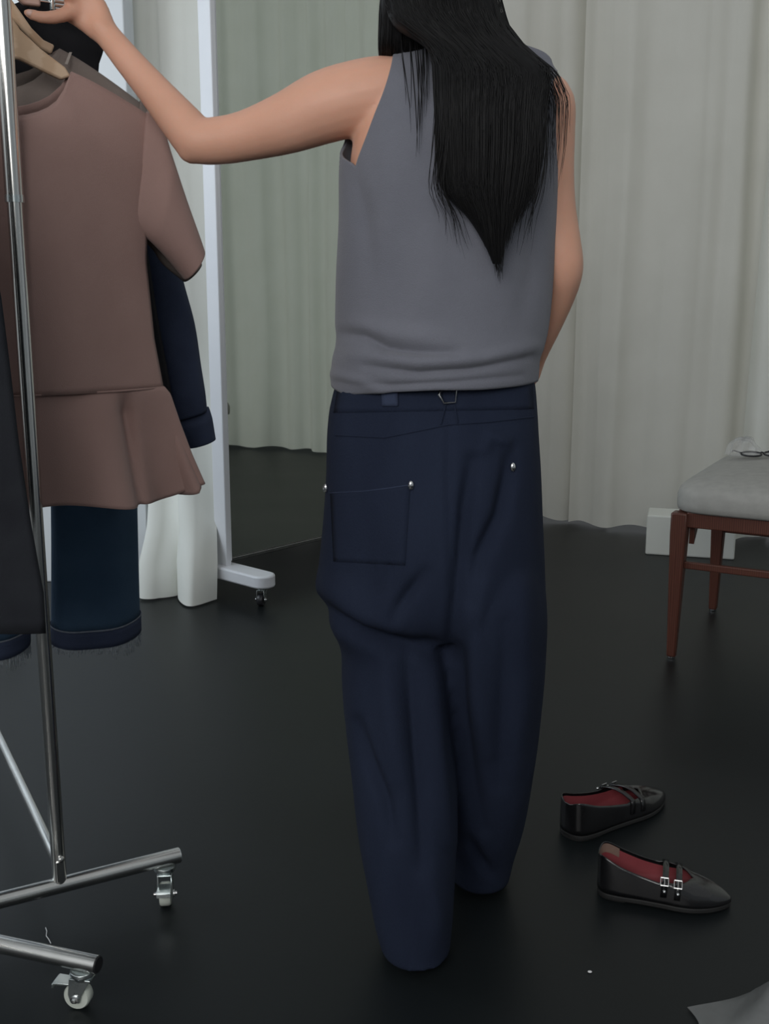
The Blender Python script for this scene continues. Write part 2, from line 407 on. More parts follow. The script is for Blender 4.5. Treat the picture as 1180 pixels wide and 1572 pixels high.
mang = R(48.4); md = Vector((math.cos(mang), math.sin(mang), 0)); mn = Vector((math.sin(mang), -math.cos(mang), 0))
mp0 = F(343, 868, .1); mp0.z = 0
MW, MH = 1.13, 2.12
mir = thing('mirror', mp0 + md * MW / 2, 'tall white-framed mirror on a wheeled stand beside the rack', 'mirror')
for k in (0, 1):
    c = mp0 + md * (MW * k)
    m = MB(); m.box((c.x, c.y, .1 + (MH - .1) / 2), .022, .060, MH - .1, mang); post = build(m, 'post', M['white'], mir, smooth=False, bevel=.004)
    sg = 1 if k == 0 else -1
    for off in (.006, -.008):
        m = MB(); q = c + md * sg * .0105 + mn * off
        m.box((q.x, q.y, .1 + (MH - .1) / 2), .006, .004, MH - .104, mang)
        build(m, 'groove', M['alu'], post, smooth=False)
    m = MB(); q = c + md * sg * .017 + mn * .004
    m.box((q.x, q.y, .11 + (MH - .12) / 2), .012, .03, MH - .13, mang); build(m, 'edge_strip', M['white'], post, smooth=False, bevel=.002)
    # foot: stadium bar across the post
    ol = []; hl, hw = .235, .040
    for i in range(10):
        t = -math.pi / 2 + math.pi * i / 9; ol.append(c + mn * (hl + hw * (math.cos(t) - 1)) + md * hw * math.sin(t))
    for i in range(10):
        t = math.pi / 2 + math.pi * i / 9; ol.append(c + mn * (-hl + hw * (math.cos(t) + 1)) + md * hw * math.sin(t))
    for p in ol: p.z = .084
    m = MB(); m.prism(ol, (0, 0, 1), .042); foot = build(m, 'foot', M['white'], mir, bevel=.006)
    for sg in (-1, 1):
        q = c + mn * sg * (hl - .045)
        f_ = caster(mir, (q.x, q.y, .063), mang + .5, r=.021, wmat=M['blackplastic'], brake=False)
for zz, nm in ((.115, 'bottom_rail'), (MH - .02, 'top_rail')):
    m = MB(); q = mp0 + md * MW / 2; m.box((q.x, q.y, zz), MW - .030, .016, .014, mang); build(m, nm, M['darksteel'] if nm == 'bottom_rail' else M['white'], mir, smooth=False, bevel=.002)
m = MB(); q = mp0 + md * MW / 2 + mn * .004; m.box((q.x, q.y, (.126 + MH - .03) / 2), MW - .036, .006, MH - .03 - .126, mang)
build(m, 'glass', M['mirror'], mir, smooth=False)
m = MB(); q = mp0 + md * MW / 2 - mn * .006; m.box((q.x, q.y, (.126 + MH - .03) / 2), MW - .036, .008, MH - .03 - .126, mang)
build(m, 'back_panel', M['white'], mir, smooth=False)

# ------------------------------------------------------------------ clothes racks
RA = R(28.5); ra = Vector((math.cos(RA), math.sin(RA), 0)); rr = Vector((-math.sin(RA), math.cos(RA), 0)); rn = Vector((math.sin(RA), -math.cos(RA), 0))
RP = F(92, 1357, .08); RP.z = 0
RAILZ = 1.50; RL = 1.5
rack = thing('clothes_rack', RP + rr * RL / 2, 'chrome rolling clothes rack holding the brown top', 'clothes rack', 'rolling clothes racks')
V = Vector
def zz(v, z): return Vector((v.x, v.y, z))
for e in (0, 1):
    c = RP + rr * RL * e
    m = MB(); m.tube([zz(c, .085), zz(c, 1.14)], .0108, 20); p = build(m, 'upright', M['chrome'], rack)
    m = MB(); m.tube([zz(c, 1.13), zz(c, RAILZ)], .0126, 20); build(m, 'upper_sleeve', M['chrome'], p)
    m = MB(); m.tube([zz(c, 1.122), zz(c, 1.132)], .0131, 20); build(m, 'collar', M['zinc'], p)
    m = MB(); m.tube([zz(c - ra * .15, .078), zz(c + ra * .195, .078)], .0128, 20); b = build(m, 'base_bar', M['chrome'], rack)
    m = MB(); m.tube([zz(c + ra * .1945, .078), zz(c + ra * .1965, .078)], .0115, 16); build(m, 'end_cap', M['zinc'], b)
    for q_, an in ((.170, R(97)), (-.128, R(80))):
        caster(rack, zz(c + ra * q_, .066), an, r=.0195)
    m = MB(); q = c + rn * .0108 + ra * .002
    m.lathe(zz(q, .128), rn, [(.005, -.002), (.0058, .002), (.004, .005), (.0005, .006)], 10)
    m.prism([zz(c + rn * .011 + ra * x, z) for x, z in ((-.006, .09), (.006, .09), (.006, .124), (-.006, .124))], rn, .003)
    build(m, 'bracket', M['chrome'], rack, bevel=.0006)
m = MB(); m.tube([zz(RP, .115), zz(RP + rr * RL, .115)], .0085, 16); build(m, 'bottom_rail', M['chrome'], rack)
m = MB(); m.tube([zz(RP - rr * .02, RAILZ), zz(RP + rr * (RL + .02), RAILZ)], .0126, 20); build(m, 'hanging_rail', M['chrome'], rack)

# second rack, nearer, only its corner shows
q1, q0 = F(150, 1481, .072), F(0, 1449, .072)
sa_ = (q1 - q0).normalized(); sr = Vector((sa_.y, -sa_.x, 0)); sr = sr if sr.y < 0 else -sr
SP = q1 - sa_ * .20; SP.z = 0
rack2 = thing('clothes_rack', SP + sr * .5, 'steel rolling rack whose bar end shows in the bottom left corner', 'clothes rack', 'rolling clothes racks')
for e in (0, 1):
    c = SP + sr * 1.0 * e
    m = MB(); m.tube([zz(c, .075), zz(c, 1.5)], .0108, 20); build(m, 'upright', M['chrome'], rack2)
    m = MB(); m.tube([zz(c - sa_ * .20, .072), zz(c + sa_ * .20, .072)], .0128, 20); b = build(m, 'base_bar', M['chrome'], rack2)
    m = MB(); m.tube([zz(c + sa_ * .1995, .072), zz(c + sa_ * .2015, .072)], .0112, 16); build(m, 'end_cap', M['blackplastic'], b)
    for q_ in (.175, -.175):
        caster(rack2, zz(c + sa_ * q_, .060), math.atan2(sa_.y, sa_.x) + R(8), r=.0195)
m = MB(); m.tube([zz(SP, .11), zz(SP + sr * 1.0, .11)], .0085, 16); build(m, 'bottom_rail', M['chrome'], rack2)
m = MB(); m.tube([zz(SP - sr * .02, 1.5), zz(SP + sr * 1.02, 1.5)], .0126, 20); build(m, 'hanging_rail', M['chrome'], rack2)

# ------------------------------------------------------------------ garments
class Frame:
    """plane of a hanging garment: centre on the rail, u along the shoulders, n towards the room"""
    def __init__(s, c, a, n): s.c = zz(c, 0); s.a = a; s.n = n
    def at(s, u, v, z): return s.c + s.a * u + s.n * v + Vector((0, 0, z))
    def uz(s, px, py):
        d = ray(px, py); o = Vector((0, 0, CAMH)); k = (s.c - o).dot(s.n) / d.dot(s.n)
        p = o + d * k; return ((p - s.c).dot(s.a), p.z)

def bodice(fr, name, wt, zbot, un, zneck, drop_f, drop_b, th, material, parent, usho, zsho, wrinkle=.004, seed=0, ncol=40, nrow=46, solid=.0022):
    """wt: (z, halfwidth) ascending z. shoulder line from (un, zneck) to (usho, zsho)."""
    grids = []
    for side in (1, -1):
        rows = []
        for i in range(nrow + 1):
            t = i / nrow; row = []
            for j in range(ncol + 1):
                s = -math.cos(math.pi * j / ncol); s = .6 * s + .4 * (-1 + 2 * j / ncol)
                us = abs(s) * usho
                if us >= un: zt = lerp(zneck, zsho, ((us - un) / (usho - un)) ** 1.25)
                else: zt = zneck - (drop_f if side > 0 else drop_b) * math.sqrt(max(0, 1 - (us / un) ** 2))
                z = lerp(zbot, zt, t)
                w = interp(wt, z)
                u = s * w
                line = zneck if us < un else zt
                pin = max(.06, sstep((line + .004 - z) / .10))
                if us < un and side > 0: pin = max(pin, .25)
                v = side * th * pin * (1 - abs(s) ** 3)
                v += (noise.noise(Vector((u * 7, z * 3.2, seed + side))) * wrinkle + .5 * wrinkle * math.sin(u * 34 + 2 * z + seed)) * min(1, pin + .1) * (1 - abs(s) ** 6)
                row.append(fr.at(u, v, z))
            rows.append(row)
        mb_ = MB(); mb_.grid(rows); grids.append(mb_)
    m = grids[0]; m.add(grids[1].v, grids[1].f)
    return build(m, name, material, parent, solid=solid, weld=.0003, sharp=False)

def sleeve(fr, pairs, name, material, parent, mirror=1, th=.03, solid=.0022, n=26, vofs=0, wr=.003, seed=0):
    """pairs: (outer_u, outer_z, inner_u, inner_z)"""
    rings = []; rows = smooth_tab(pairs, 6); L_ = len(rows)
    for i, (ou, oz, iu, iz) in enumerate(rows):
        t = i / (L_ - 1); ring = []
        for k in range(n):
            a = 2 * math.pi * k / n; c = math.cos(a); s = math.sin(a)
            u = lerp(iu, ou, .5 + .5 * c); z = lerp(iz, oz, .5 + .5 * c)
            v = th * s * (.35 + .65 * min(1, t * 2.5)) + wr * noise.noise(Vector((u * 12, z * 8, seed + s)))
            ring.append(fr.at(mirror * u, v + vofs, z))
        rings.append(ring)
    m = MB(); m.loft(rings, cap=False); m.f.append(tuple(range(n)))
    return build(m, name, material, parent, solid=solid, sharp=False)

def hanger(fr, outline_r, name, label, material, apex_z, rail_z, th=.012, group=None, head=True):
    """outline_r: right half outline (u,z), from top centre round to bottom centre"""
    root = thing(name, fr.at(0, 0, apex_z), label, 'hanger', group)
    ol = [fr.at(u, 0, z) for u, z in outline_r] + [fr.at(-u, 0, z) for u, z in reversed(outline_r)]
    m = MB(); m.prism(ol, fr.n, th); build(m, 'shoulder_bar', material, root, bevel=.003)
    pts = [fr.at(0, 0, apex_z - .01), fr.at(0, 0, apex_z + .02)]
    r = .019; cz = rail_z - .0005
    for i in range(13):
        t = R(-75 + 22 * i * .95)
        pts.append(fr.at(r * math.cos(t) , 0, cz + r * math.sin(t)))
    m = MB(); m.tube(pts, .0017, 8); build(m, 'hook', M['steel'], root)
    return root

def rackpos(t): return RP + rr * t
GH = 'garments on the chrome rack'
# --- brown peplum top
FB = Frame(rackpos(.085), ra, rn)
def tabw(fr, pts):  # px list -> (z, |u|) ascending
    return sorted([(fr.uz(*p)[1], fr.uz(*p)[0]) for p in pts])
wt = tabw(FB, [(243, 190), (236, 260), (226, 330), (224, 400), (229, 450), (236, 520), (250, 594), (252, 604)])
un, zneck = FB.uz(101, 108); us, zs = FB.uz(243, 187)
zw = FB.uz(150, 597)[1]
znb = FB.uz(10, 186)[1]
bt = thing('peplum_top', FB.at(0, 0, zw - .18), 'dusty brown short-sleeved top with a flared peplum hem', 'top', GH)
bodice(FB, 'bodice', wt, zw - .002, un, zneck, zneck - znb, (zneck - znb) * .72, .045, M['brown'], bt, us, zs, wrinkle=.008, seed=4)
sp = [FB.uz(*a) + FB.uz(*b) for a, b in (((225, 172), (205, 345)), ((246, 190), (223, 362)), ((262, 240), (236, 374)), ((284, 308), (252, 390)), ((303, 362), (270, 410)), ((310, 384), (285, 429)))]
sleeve(FB, sp, 'sleeve', M['brown'], bt, 1, .034, seed=1); sleeve(FB, sp, 'sleeve', M['brown'], bt, -1, .034, seed=2)
# peplum
pw = [(FB.uz(252, 598)[1] + .004, FB.uz(252, 598)[0]), (FB.uz(262, 606)[1], FB.uz(261, 606)[0]), (FB.uz(276, 655)[1], FB.uz(276, 655)[0]), (FB.uz(294, 708)[1], FB.uz(294, 708)[0]), (FB.uz(313, 756)[1], FB.uz(313, 756)[0])]
pz0, pz1 = pw[0][0], FB.uz(150, 769)[1]
pw = sorted(pw)
rings = []; n = 180
for i in range(31):
    t = i / 30; z = lerp(pz0, pz1, t); w = interp(pw, z); ring = []
    for k in range(n):
        a = 2 * math.pi * k / n; u = w * math.cos(a)
        rp = .034 * t ** .9 * (math.sin(6 * a + .9) + .3 * math.sin(11 * a + 2.0))
        v = (.045 + .028 * t) * math.copysign(1 - abs(math.cos(a)) ** 3, math.sin(a)) + (rp + .003 * noise.noise(Vector((u * 9, z * 5, 3)))) * (math.copysign(1, math.sin(a)) * min(1, 3 * abs(math.sin(a))))
        crease = math.exp(-((u - (.155 + .01 * t)) / .012) ** 2) * -.026 * min(1, t * 5) if math.sin(a) > 0 else 0
        z_ = z + (.010 * t * math.sin(5 * a + 1) * (1 if abs(math.cos(a)) < .95 else .3)) + .012 * t * abs(math.cos(a)) ** 3
        ring.append(FB.at(u, v + crease, z_))
    rings.append(ring)
m = MB(); m.loft(rings, cap=False); build(m, 'peplum', M['brown'], bt, solid=.0024, sharp=False)
m = MB(); rows = []
m.loft([[FB.at(interp(wt, zw) * 1.006 * math.cos(2 * math.pi * k / 80), .0495 * math.copysign(1 - abs(math.cos(2 * math.pi * k / 80)) ** 3, math.sin(2 * math.pi * k / 80)), zw + dz) for k in range(80)] for dz in (-.003, .0)], cap=False)
build(m, 'waist_seam', M['brown'], bt, solid=.002, sharp=False)
h1 = [FB.uz(*p) for p in ((2, 4), (14, 22), (30, 46), (62, 76), (99, 104), (108, 118), (93, 123), (70, 112), (30, 92), (2, 86))]
h1 = [(max(0.002, u), z) for u, z in h1]
hanger(FB, h1, 'clothes_hanger', 'tan wooden hanger inside the neck of the brown top', M['wood'], h1[0][1], RAILZ, group='wooden hangers')

# --- taupe top behind it
FT = Frame(rackpos(.165), ra, rn)
wt = tabw(FT, [(225, 170), (228, 250), (222, 330), (224, 400), (228, 450), (234, 520), (240, 600)])
un, zneck = FT.uz(80, 70); us, zs = FT.uz(228, 166)
zb = FT.uz(100, 640)[1]
tt = thing('jersey_top', FT.at(0, 0, zb), 'greyish taupe jersey top hanging directly behind the brown one', 'top', GH)
bodice(FT, 'bodice', wt, zb, un, zneck, .075, .05, .03, M['taupe'], tt, us, zs, wrinkle=.010, seed=9)
sp = [FT.uz(*a) + FT.uz(*b) for a, b in (((215, 155), (200, 330)), ((232, 182), (220, 366)), ((255, 240), (236, 384)), ((280, 310), (248, 402)), ((298, 370), (262, 415)), ((306, 405), (284, 432)))]
sleeve(FT, sp, 'sleeve', M['taupe'], tt, 1, .026, seed=5); sleeve(FT, sp, 'sleeve', M['taupe'], tt, -1, .026, seed=6)
for sg in (1, -1):
    m = MB(); a_, b_ = FT.uz(104, 82), FT.uz(94, 103)
    m.prism([FT.at(sg * a_[0], .010, a_[1]), FT.at(sg * (a_[0] + .004), .010, a_[1]), FT.at(sg * (b_[0] + .004), .024, b_[1]), FT.at(sg * b_[0], .024, b_[1])], rn, .002)
    build(m, 'seam_tape', M['taupe2'], tt, smooth=False)
h2 = [FT.uz(*p) for p in ((-2, -28), (10, -10), (27, 14), (48, 44), (66, 62), (83, 70), (78, 84), (60, 74), (38, 50), (20, 32), (-2, 20))]
h2 = [(max(0.002, u), z) for u, z in h2]
hanger(FT, h2, 'clothes_hanger', 'pale wooden hanger between the tan hanger and the black top', M['wood'], h2[0][1], RAILZ, group='wooden hangers')

# --- black sleeveless garment
FK = Frame(rackpos(.245), ra, rn)
wt = tabw(FK, [(161, 68), (157, 84), (150, 100), (150, 160), (165, 230), (205, 300), (225, 380), (240, 480), (262, 600)])
un, zneck = FK.uz(46, -14); us, zs = FK.uz(160, 70)
zb = FK.uz(100, 690)[1]
bk = thing('sleeveless_dress', FK.at(0, 0, zb), 'black sleeveless garment under the reaching hand', 'dress', GH)
bodice(FK, 'bodice', wt, zb, un, zneck, .10, .03, .022, M['black'], bk, us, zs, wrinkle=.008, seed=12)

# --- clip hanger held by the hand
FC = Frame(rackpos(.225), ra, rn)
ch = thing('clip_hanger', FC.at(0, 0, 1.42), 'steel clip hanger with pink head held by the hand', 'hanger')
u0, z0_ = FC.uz(52, 8); u1, z1_ = FC.uz(98, 9)
m = MB(); m.tube([FC.at(-.16, .03, z0_), FC.at(u1 + .03, .03, z0_)], .0017, 8); build(m, 'rod', M['steel'], ch)
ua, za = FC.uz(24, 14); ub, zb_ = FC.uz(53, -30)
m = MB(); m.prism([FC.at(ua + .006, .03, za), FC.at(ub, .03, za), FC.at(ub, .03, zb_), FC.at(ua - .01, .03, zb_), FC.at(ua - .008, .03, za + .012)], rn, .012); build(m, 'head_block', M['woodpink'], ch, bevel=.003)
for sg in (1, -1):
    uc = sg * FC.uz(84, 0)[0]; m = MB()
    for i in range(5):
        z = z0_ + .013 - i * .006
        m.tube([FC.at(uc - .0085, .036, z), FC.at(uc + .0085, .036, z)], .0036, 8)
    cl = build(m, 'clip', M['steel'], ch)
    m = MB(); m.box(FC.at(uc - .012, .034, z0_ + .002), .005, .012, .030, RA); build(m, 'clip_jaw', M['zinc'], cl, bevel=.001); m = MB(); m.box(FC.at(uc + .0115, .034, z0_ + .002), .004, .012, .022, RA); build(m, 'clip_jaw', M['zinc'], cl, bevel=.001)
m = MB(); pts = [FC.at(ua + .01, .03, zb_ - .005)]
for i in range(12):
    t = R(-70 + 21 * i); pts.append(FC.at(ua + .01 + .0 + .018 * math.cos(t) - .006, .03, RAILZ + .018 * math.sin(t)))
m.tube(pts, .0016, 8); build(m, 'hook', M['steel'], ch)

# --- denim jacket
FD = Frame(rackpos(.345), ra, rn)
wt = tabw(FD, [(232, 190), (226, 280), (222, 360), (236, 430), (250, 520), (262, 600), (268, 640)])
un, zneck = FD.uz(60, 110); us, zs = FD.uz(230, 190)
zb = FD.uz(150, 660)[1]
dj = thing('denim_jacket', FD.at(0, 0, zb), 'dark denim jacket, only its long sleeve showing beside the brown top', 'jacket', GH)
bodice(FD, 'body', wt, zb, un, zneck, .10, .02, .030, M['denim'], dj, us, zs, wrinkle=.006, seed=17)
sp = [FD.uz(*a) + FD.uz(*b) for a, b in (((225, 185), (205, 300)), ((240, 200), (212, 330)), ((258, 320), (212, 400)), ((280, 430), (222, 450)), ((300, 510), (236, 525)), ((313, 592), (252, 606)), ((316, 628), (262, 645)))]
sleeve(FD, sp, 'sleeve', M['denim'], dj, 1, .032, seed=7, wr=.012); sleeve(FD, sp, 'sleeve', M['denim'], dj, -1, .032, seed=8, wr=.012)
sp = [FD.uz(*a) + FD.uz(*b) for a, b in (((319, 626), (261, 645)), ((323, 645), (268, 662)), ((327, 672), (284, 687)))]
for s_ in (1, -1): sleeve(FD, sp, 'cuff', M['denim'], dj, s_, .036, solid=.005, seed=3, wr=.001)

# --- teal-blue jeans, two wide legs
FJ = Frame(rackpos(.47), ra, rn)
jn = thing('hanging_jeans', FJ.at(0, 0, FJ.uz(144, 980)[1]), 'wide blue jeans with a frayed hem hanging below the brown peplum', 'jeans', GH)
for ids, (xl, xr, xl2, xr2, yb) in enumerate(((78, 206, 80, 214, 972), (-75, 40, -70, 44, 990))):
    (ul, zt), (ur, _) = FJ.uz(xl, 640), FJ.uz(xr, 640); (ul2, zb), (ur2, zb2) = FJ.uz(xl2, yb + 14), FJ.uz(xr2, yb - 8)
    def ring(t, ex=0.0, dz=0.0):
        out = []
        for k in range(40):
            a = 2 * math.pi * k / 40; c = math.cos(a)
            u = lerp(lerp(ul, ul2, t), lerp(ur, ur2, t), .5 + .5 * c) + ex * c
            z = lerp(zt, lerp(zb, zb2, .5 + .5 * c) , t) + dz - .012 * t * math.sin(a)
            v = (.050 + ex) * math.sin(a) + .005 * noise.noise(Vector((u * 14, z * 4, ids))) + .004 * math.sin(u * 60 + z * 3)
            out.append(FJ.at(u, v, z))
        return out
    m = MB(); m.loft([ring(i / 24 * .925) for i in range(25)], cap=False); lg = build(m, 'leg', M['denim2'], jn, solid=.003, sharp=False)
    m = MB(); m.loft([ring(t, .0018) for t in (.92, .945, .975, 1.0)], cap=False); hem = build(m, 'hem_band', M['denim'], lg, solid=.004, sharp=False)
    m = MB(); m.loft([ring(t, .0042) for t in (.917, .924)], cap=False); build(m, 'hem_stitching', M['stitch'], lg, solid=.001, sharp=False)
    m = MB(); base = ring(1.0)
    for i in range(300):
        k = random.random() * 39.99; p = base[int(k)].lerp(base[(int(k) + 1) % 40], k % 1)
        ln = random.uniform(.006, .022) * (1.4 if math.cos(2 * math.pi * k / 40) > .2 else .8); w = random.uniform(.0004, .0008)
        dx = random.uniform(-.004, .004)
        m.tube([p + V((0, 0, .002)), p + V((dx * .5, random.uniform(-.003, .003), -ln * .5)), p + V((dx, 0, -ln))], [w, w, w * .6], 4)
    fr_ = build(m, 'frayed_threads', M['fray'], lg, sharp=False); fr_['kind'] = 'stuff'
m = MB(); z0_ = FJ.uz(100, 640)[1]
uL, uR = FJ.uz(-75, 640)[0], FJ.uz(206, 640)[0]
m.loft([[FJ.at(lerp(uL, uR, .5 + .5 * math.cos(2 * math.pi * k / 40) * lerp(1, .72, t)), .052 * math.sin(2 * math.pi * k / 40) * lerp(1, .8, t), lerp(z0_ - .02, RAILZ - .33, t)) for k in range(40)] for t in [i / 10 for i in range(11)]], cap=False)
build(m, 'seat_panel', M['denim2'], jn, solid=.003, sharp=False)
m = MB()
for sg in (-1, 1):
    uc = lerp(uL, uR, .5)
    m.tube([FJ.at(uc + sg * .10, 0, RAILZ - .335), FJ.at(uc + sg * .06, 0, RAILZ - .10), FJ.at(0, 0, RAILZ - .05)], .003, 8)
pts = [FJ.at(0, 0, RAILZ - .05)] + [FJ.at(.018 * math.cos(R(-80 + 22 * i)), 0, RAILZ + .018 * math.sin(R(-80 + 22 * i))) for i in range(12)]
m.tube(pts, .0018, 8); build(m, 'hanger_hook', M['steel'], jn)

# --- charcoal garment on the near rack
F2 = Frame(SP + sr * .16, sa_, -sr if (-sr).y < 0 else sr)
pts = [(0, 450), (14, 560), (28, 680), (46, 800), (66, 912), (67, 935)]
wt = tabw(F2, pts); zb = F2.uz(30, 968)[1]
ztop = 1.36
wt = wt + [(1.15, wt[-1][1] - .03), (1.25, .16), (1.36, .14)]
lc = thing('long_coat', F2.at(0, 0, zb), 'long charcoal coat cut off by the left edge of the picture', 'coat')
bodice(F2, 'coat_body', wt, zb, .06, 1.38, .10, .02, .034, M['charcoal'], lc, .17, 1.335, wrinkle=.008, seed=30)
m = MB(); m.tube([F2.at(-.13, 0, 1.335), F2.at(0, 0, 1.385), F2.at(.13, 0, 1.335)], .006, 10); m.tube([F2.at(0, 0, 1.38)] + [F2.at(.018 * math.cos(R(-80 + 22 * i)), 0, 1.5 + .018 * math.sin(R(-80 + 22 * i))) for i in range(12)], .0018, 8)
build(m, 'hanger', M['wood'], lc)

# ------------------------------------------------------------------ chair
c0 = F(1030, 1010); ca_ = R(-29); A = V((math.cos(ca_), math.sin(ca_), 0)); B = V((-math.sin(ca_), math.cos(ca_), 0))
ctr = c0 + A * .24 + B * .27
chair = thing('chair', (ctr.x, ctr.y, 0), 'mahogany chair with a pale grey upholstered seat at the right edge', 'chair')
LH = .415; CW, CD = .50, .52
def taper_leg(base, top, wb, wt_):
    m = MB(); rings = []
    for t in (0, .06, .3, .62, .85, 1):
        p = base.lerp(top, t); w = lerp(wb, wt_, min(1, t * 1.15)) / 2
        rings.append([p + A * x * w + B * y * w for x, y in ((-1, -1), (1, -1), (1, 1), (-1, 1))])
    m.loft(rings); return m
legs = {}
for i, (x, y) in enumerate(((0, 0), (CW, 0), (0, CD), (CW, CD))):
    top = zz(c0 + A * (x + (.003 if x == 0 else -.003)) + B * (y - (.005 if y else -.005)), LH)
    base = zz(c0 + A * x + B * y, .006)
    lg = build(taper_leg(base, top, .024, .044), 'leg', M['mahog'], chair, bevel=.004); legs[(x, y)] = lg
    m = MB(); m.lathe(zz(base, .0), (0, 0, 1), [(.010, 0), (.011, .002), (.011, .006)], 14); build(m, 'glide', M['steel'], lg)
for (p, q) in (((0, 0), (CW, 0)), ((0, CD), (CW, CD)), ((0, 0), (0, CD)), ((CW, 0), (CW, CD))):
    a_ = c0 + A * (p[0] + (.004 if p[0] == 0 else -.004)) + B * (p[1] + (.005 if p[1] == 0 else -.005))
    b_ = c0 + A * (q[0] + (.004 if q[0] == 0 else -.004)) + B * (q[1] + (.005 if q[1] == 0 else -.005))
    d = (b_ - a_); m = MB(); mid = (a_ + b_) / 2
    m.box((mid.x, mid.y, LH - .018), d.length - .036, .024, .042, math.atan2(d.y, d.x)); build(m, 'apron', M['mahog'], chair, smooth=False, bevel=.003)
for yy in (.004, CD - .004):
    m = MB(); a_ = c0 + B * yy + A * .02; b_ = c0 + B * yy + A * (CW - .02); mid = (a_ + b_) / 2
    m.box((mid.x, mid.y, .270), (b_ - a_).length, .014, .020, ca_); build(m, 'stretcher', M['mahog'], chair, smooth=False, bevel=.003)
for (x, y, sx, sy) in ((.03, .03, 1, 1), (.03, CD - .03, 1, -1)):
    m = MB(); p = zz(c0 + A * x + B * y, LH - .036)
    m.prism([p, p + B * sy * .055, p - V((0, 0, .055))], A, .014)
    build(m, 'corner_brace', M['mahog'], chair, smooth=False)
# seat: rounded domed cushion
rings = []; ext = .026; sw, sd = CW / 2 + ext, (CD + .20) / 2 + ext
sc_ = c0 + A * CW / 2 + B * (CD / 2 + .10)
def seat_ring(k, z):
    out = []
    for j in range(64):
        t = 2 * math.pi * j / 64; c, s = math.cos(t), math.sin(t); e = 2 / 8.0
        out.append(zz(sc_ + A * math.copysign(abs(c) ** e, c) * sw * k + B * math.copysign(abs(s) ** e, s) * sd * k, z))
    return out
for k, z in ((.5, LH + .0015), (.97, LH + .0015), (.995, LH + .008), (1, LH + .022), (1, LH + .045), (.985, LH + .060), (.95, LH + .070), (.85, LH + .080), (.65, LH + .090), (.4, LH + .096), (.15, LH + .098), (.02, LH + .098)): rings.append(seat_ring(k, z))
m = MB(); m.loft(rings); build(m, 'seat', M['uphol'], chair, sharp=False)
for yy in (.02, CD - .02):
    m = MB(); p = c0 + A * (CW - .01) + B * yy
    m.tube([zz(p, LH - .02), zz(p + A * .05, .70), zz(p + A * .11, .92)], [.018, .016, .013], 10)
    build(m, 'back_post', M['mahog'], chair)
rows = []
m = MB(); rg = []
for t in [i / 8 for i in range(9)]:
    p = c0 + A * (CW + .03 + .075 * t) + B * CD / 2; z = lerp(.58, .86, t); w = CD / 2 - .02; k = 1 - .5 * (abs(2 * t - 1) ** 8)
    rg.append([zz(p + A * .03 * math.sin(a) * k + B * math.copysign(abs(math.cos(a)) ** .3, math.cos(a)) * w * k, z) for a in [2 * math.pi * j / 32 for j in range(32)]])
m.loft(rg); build(m, 'backrest', M['uphol'], chair, sharp=False)

# things on the seat
def seatpt(px, py):  # on the seat top
    return F(px, py, LH + .097)
g = seatpt(1170, 703)
gl = thing('eyeglasses', g, 'dark-rimmed glasses lying on the chair seat', 'glasses')
for sg in (-1, 1):
    m = MB(); c = g + V((.034 * sg, 0, .012))
    pts = [c + V((.030 * math.cos(t), .020 * math.sin(t), .004 * math.sin(t))) for t in [2 * math.pi * i / 28 for i in range(29)]]
    m.tube(pts, .0030, 8); rim = build(m, 'rim', M['blackplastic'], gl)
    m = MB(); m.prism([c + V((.027 * math.cos(t), .017 * math.sin(t), 0)) for t in [2 * math.pi * i / 24 for i in range(24)]], (0, 0, 1), .0015); build(m, 'lens', M['bagfilm'], rim)
    m = MB(); m.tube([c + V((.030 * sg, .004, .003)), c + V((.030 * sg, .07, 0)), c + V((.022 * sg, .11, -.008))], .0022, 8); build(m, 'temple', M['blackplastic'], gl)
m = MB(); m.tube([g + V((-.008, .006, .014)), g + V((0, .009, .016)), g + V((.008, .006, .014))], .0024, 8); build(m, 'bridge', M['blackplastic'], gl)
bgp = seatpt(1140, 700)
m = MB(); rings = []
for i in range(16):
    t = i / 15; z = .002 + .050 * math.sin(t * math.pi / 2) ; r = .046 * math.cos(t * math.pi / 2) ** .7 + .002; ring = []
    for k in range(40):
        a = 2 * math.pi * k / 40
        w = 1 + .30 * noise.noise(Vector((math.cos(a) * 2, math.sin(a) * 2, t * 3))) + .10 * math.sin(7 * a + 5 * t)
        ring.append(bgp + V((r * 1.0 * w * math.cos(a), r * .62 * w * math.sin(a), max(.0, z * (1 + .35 * noise.noise(Vector((math.cos(a) * 3, math.sin(a) * 3, 5))))))))
    rings.append(ring)
m.loft(rings); o = build(m, 'plastic_bag', M['bagfilm'], org=bgp, sharp=False); tag(o, 'small crumpled clear plastic bag on the chair seat', 'bag')

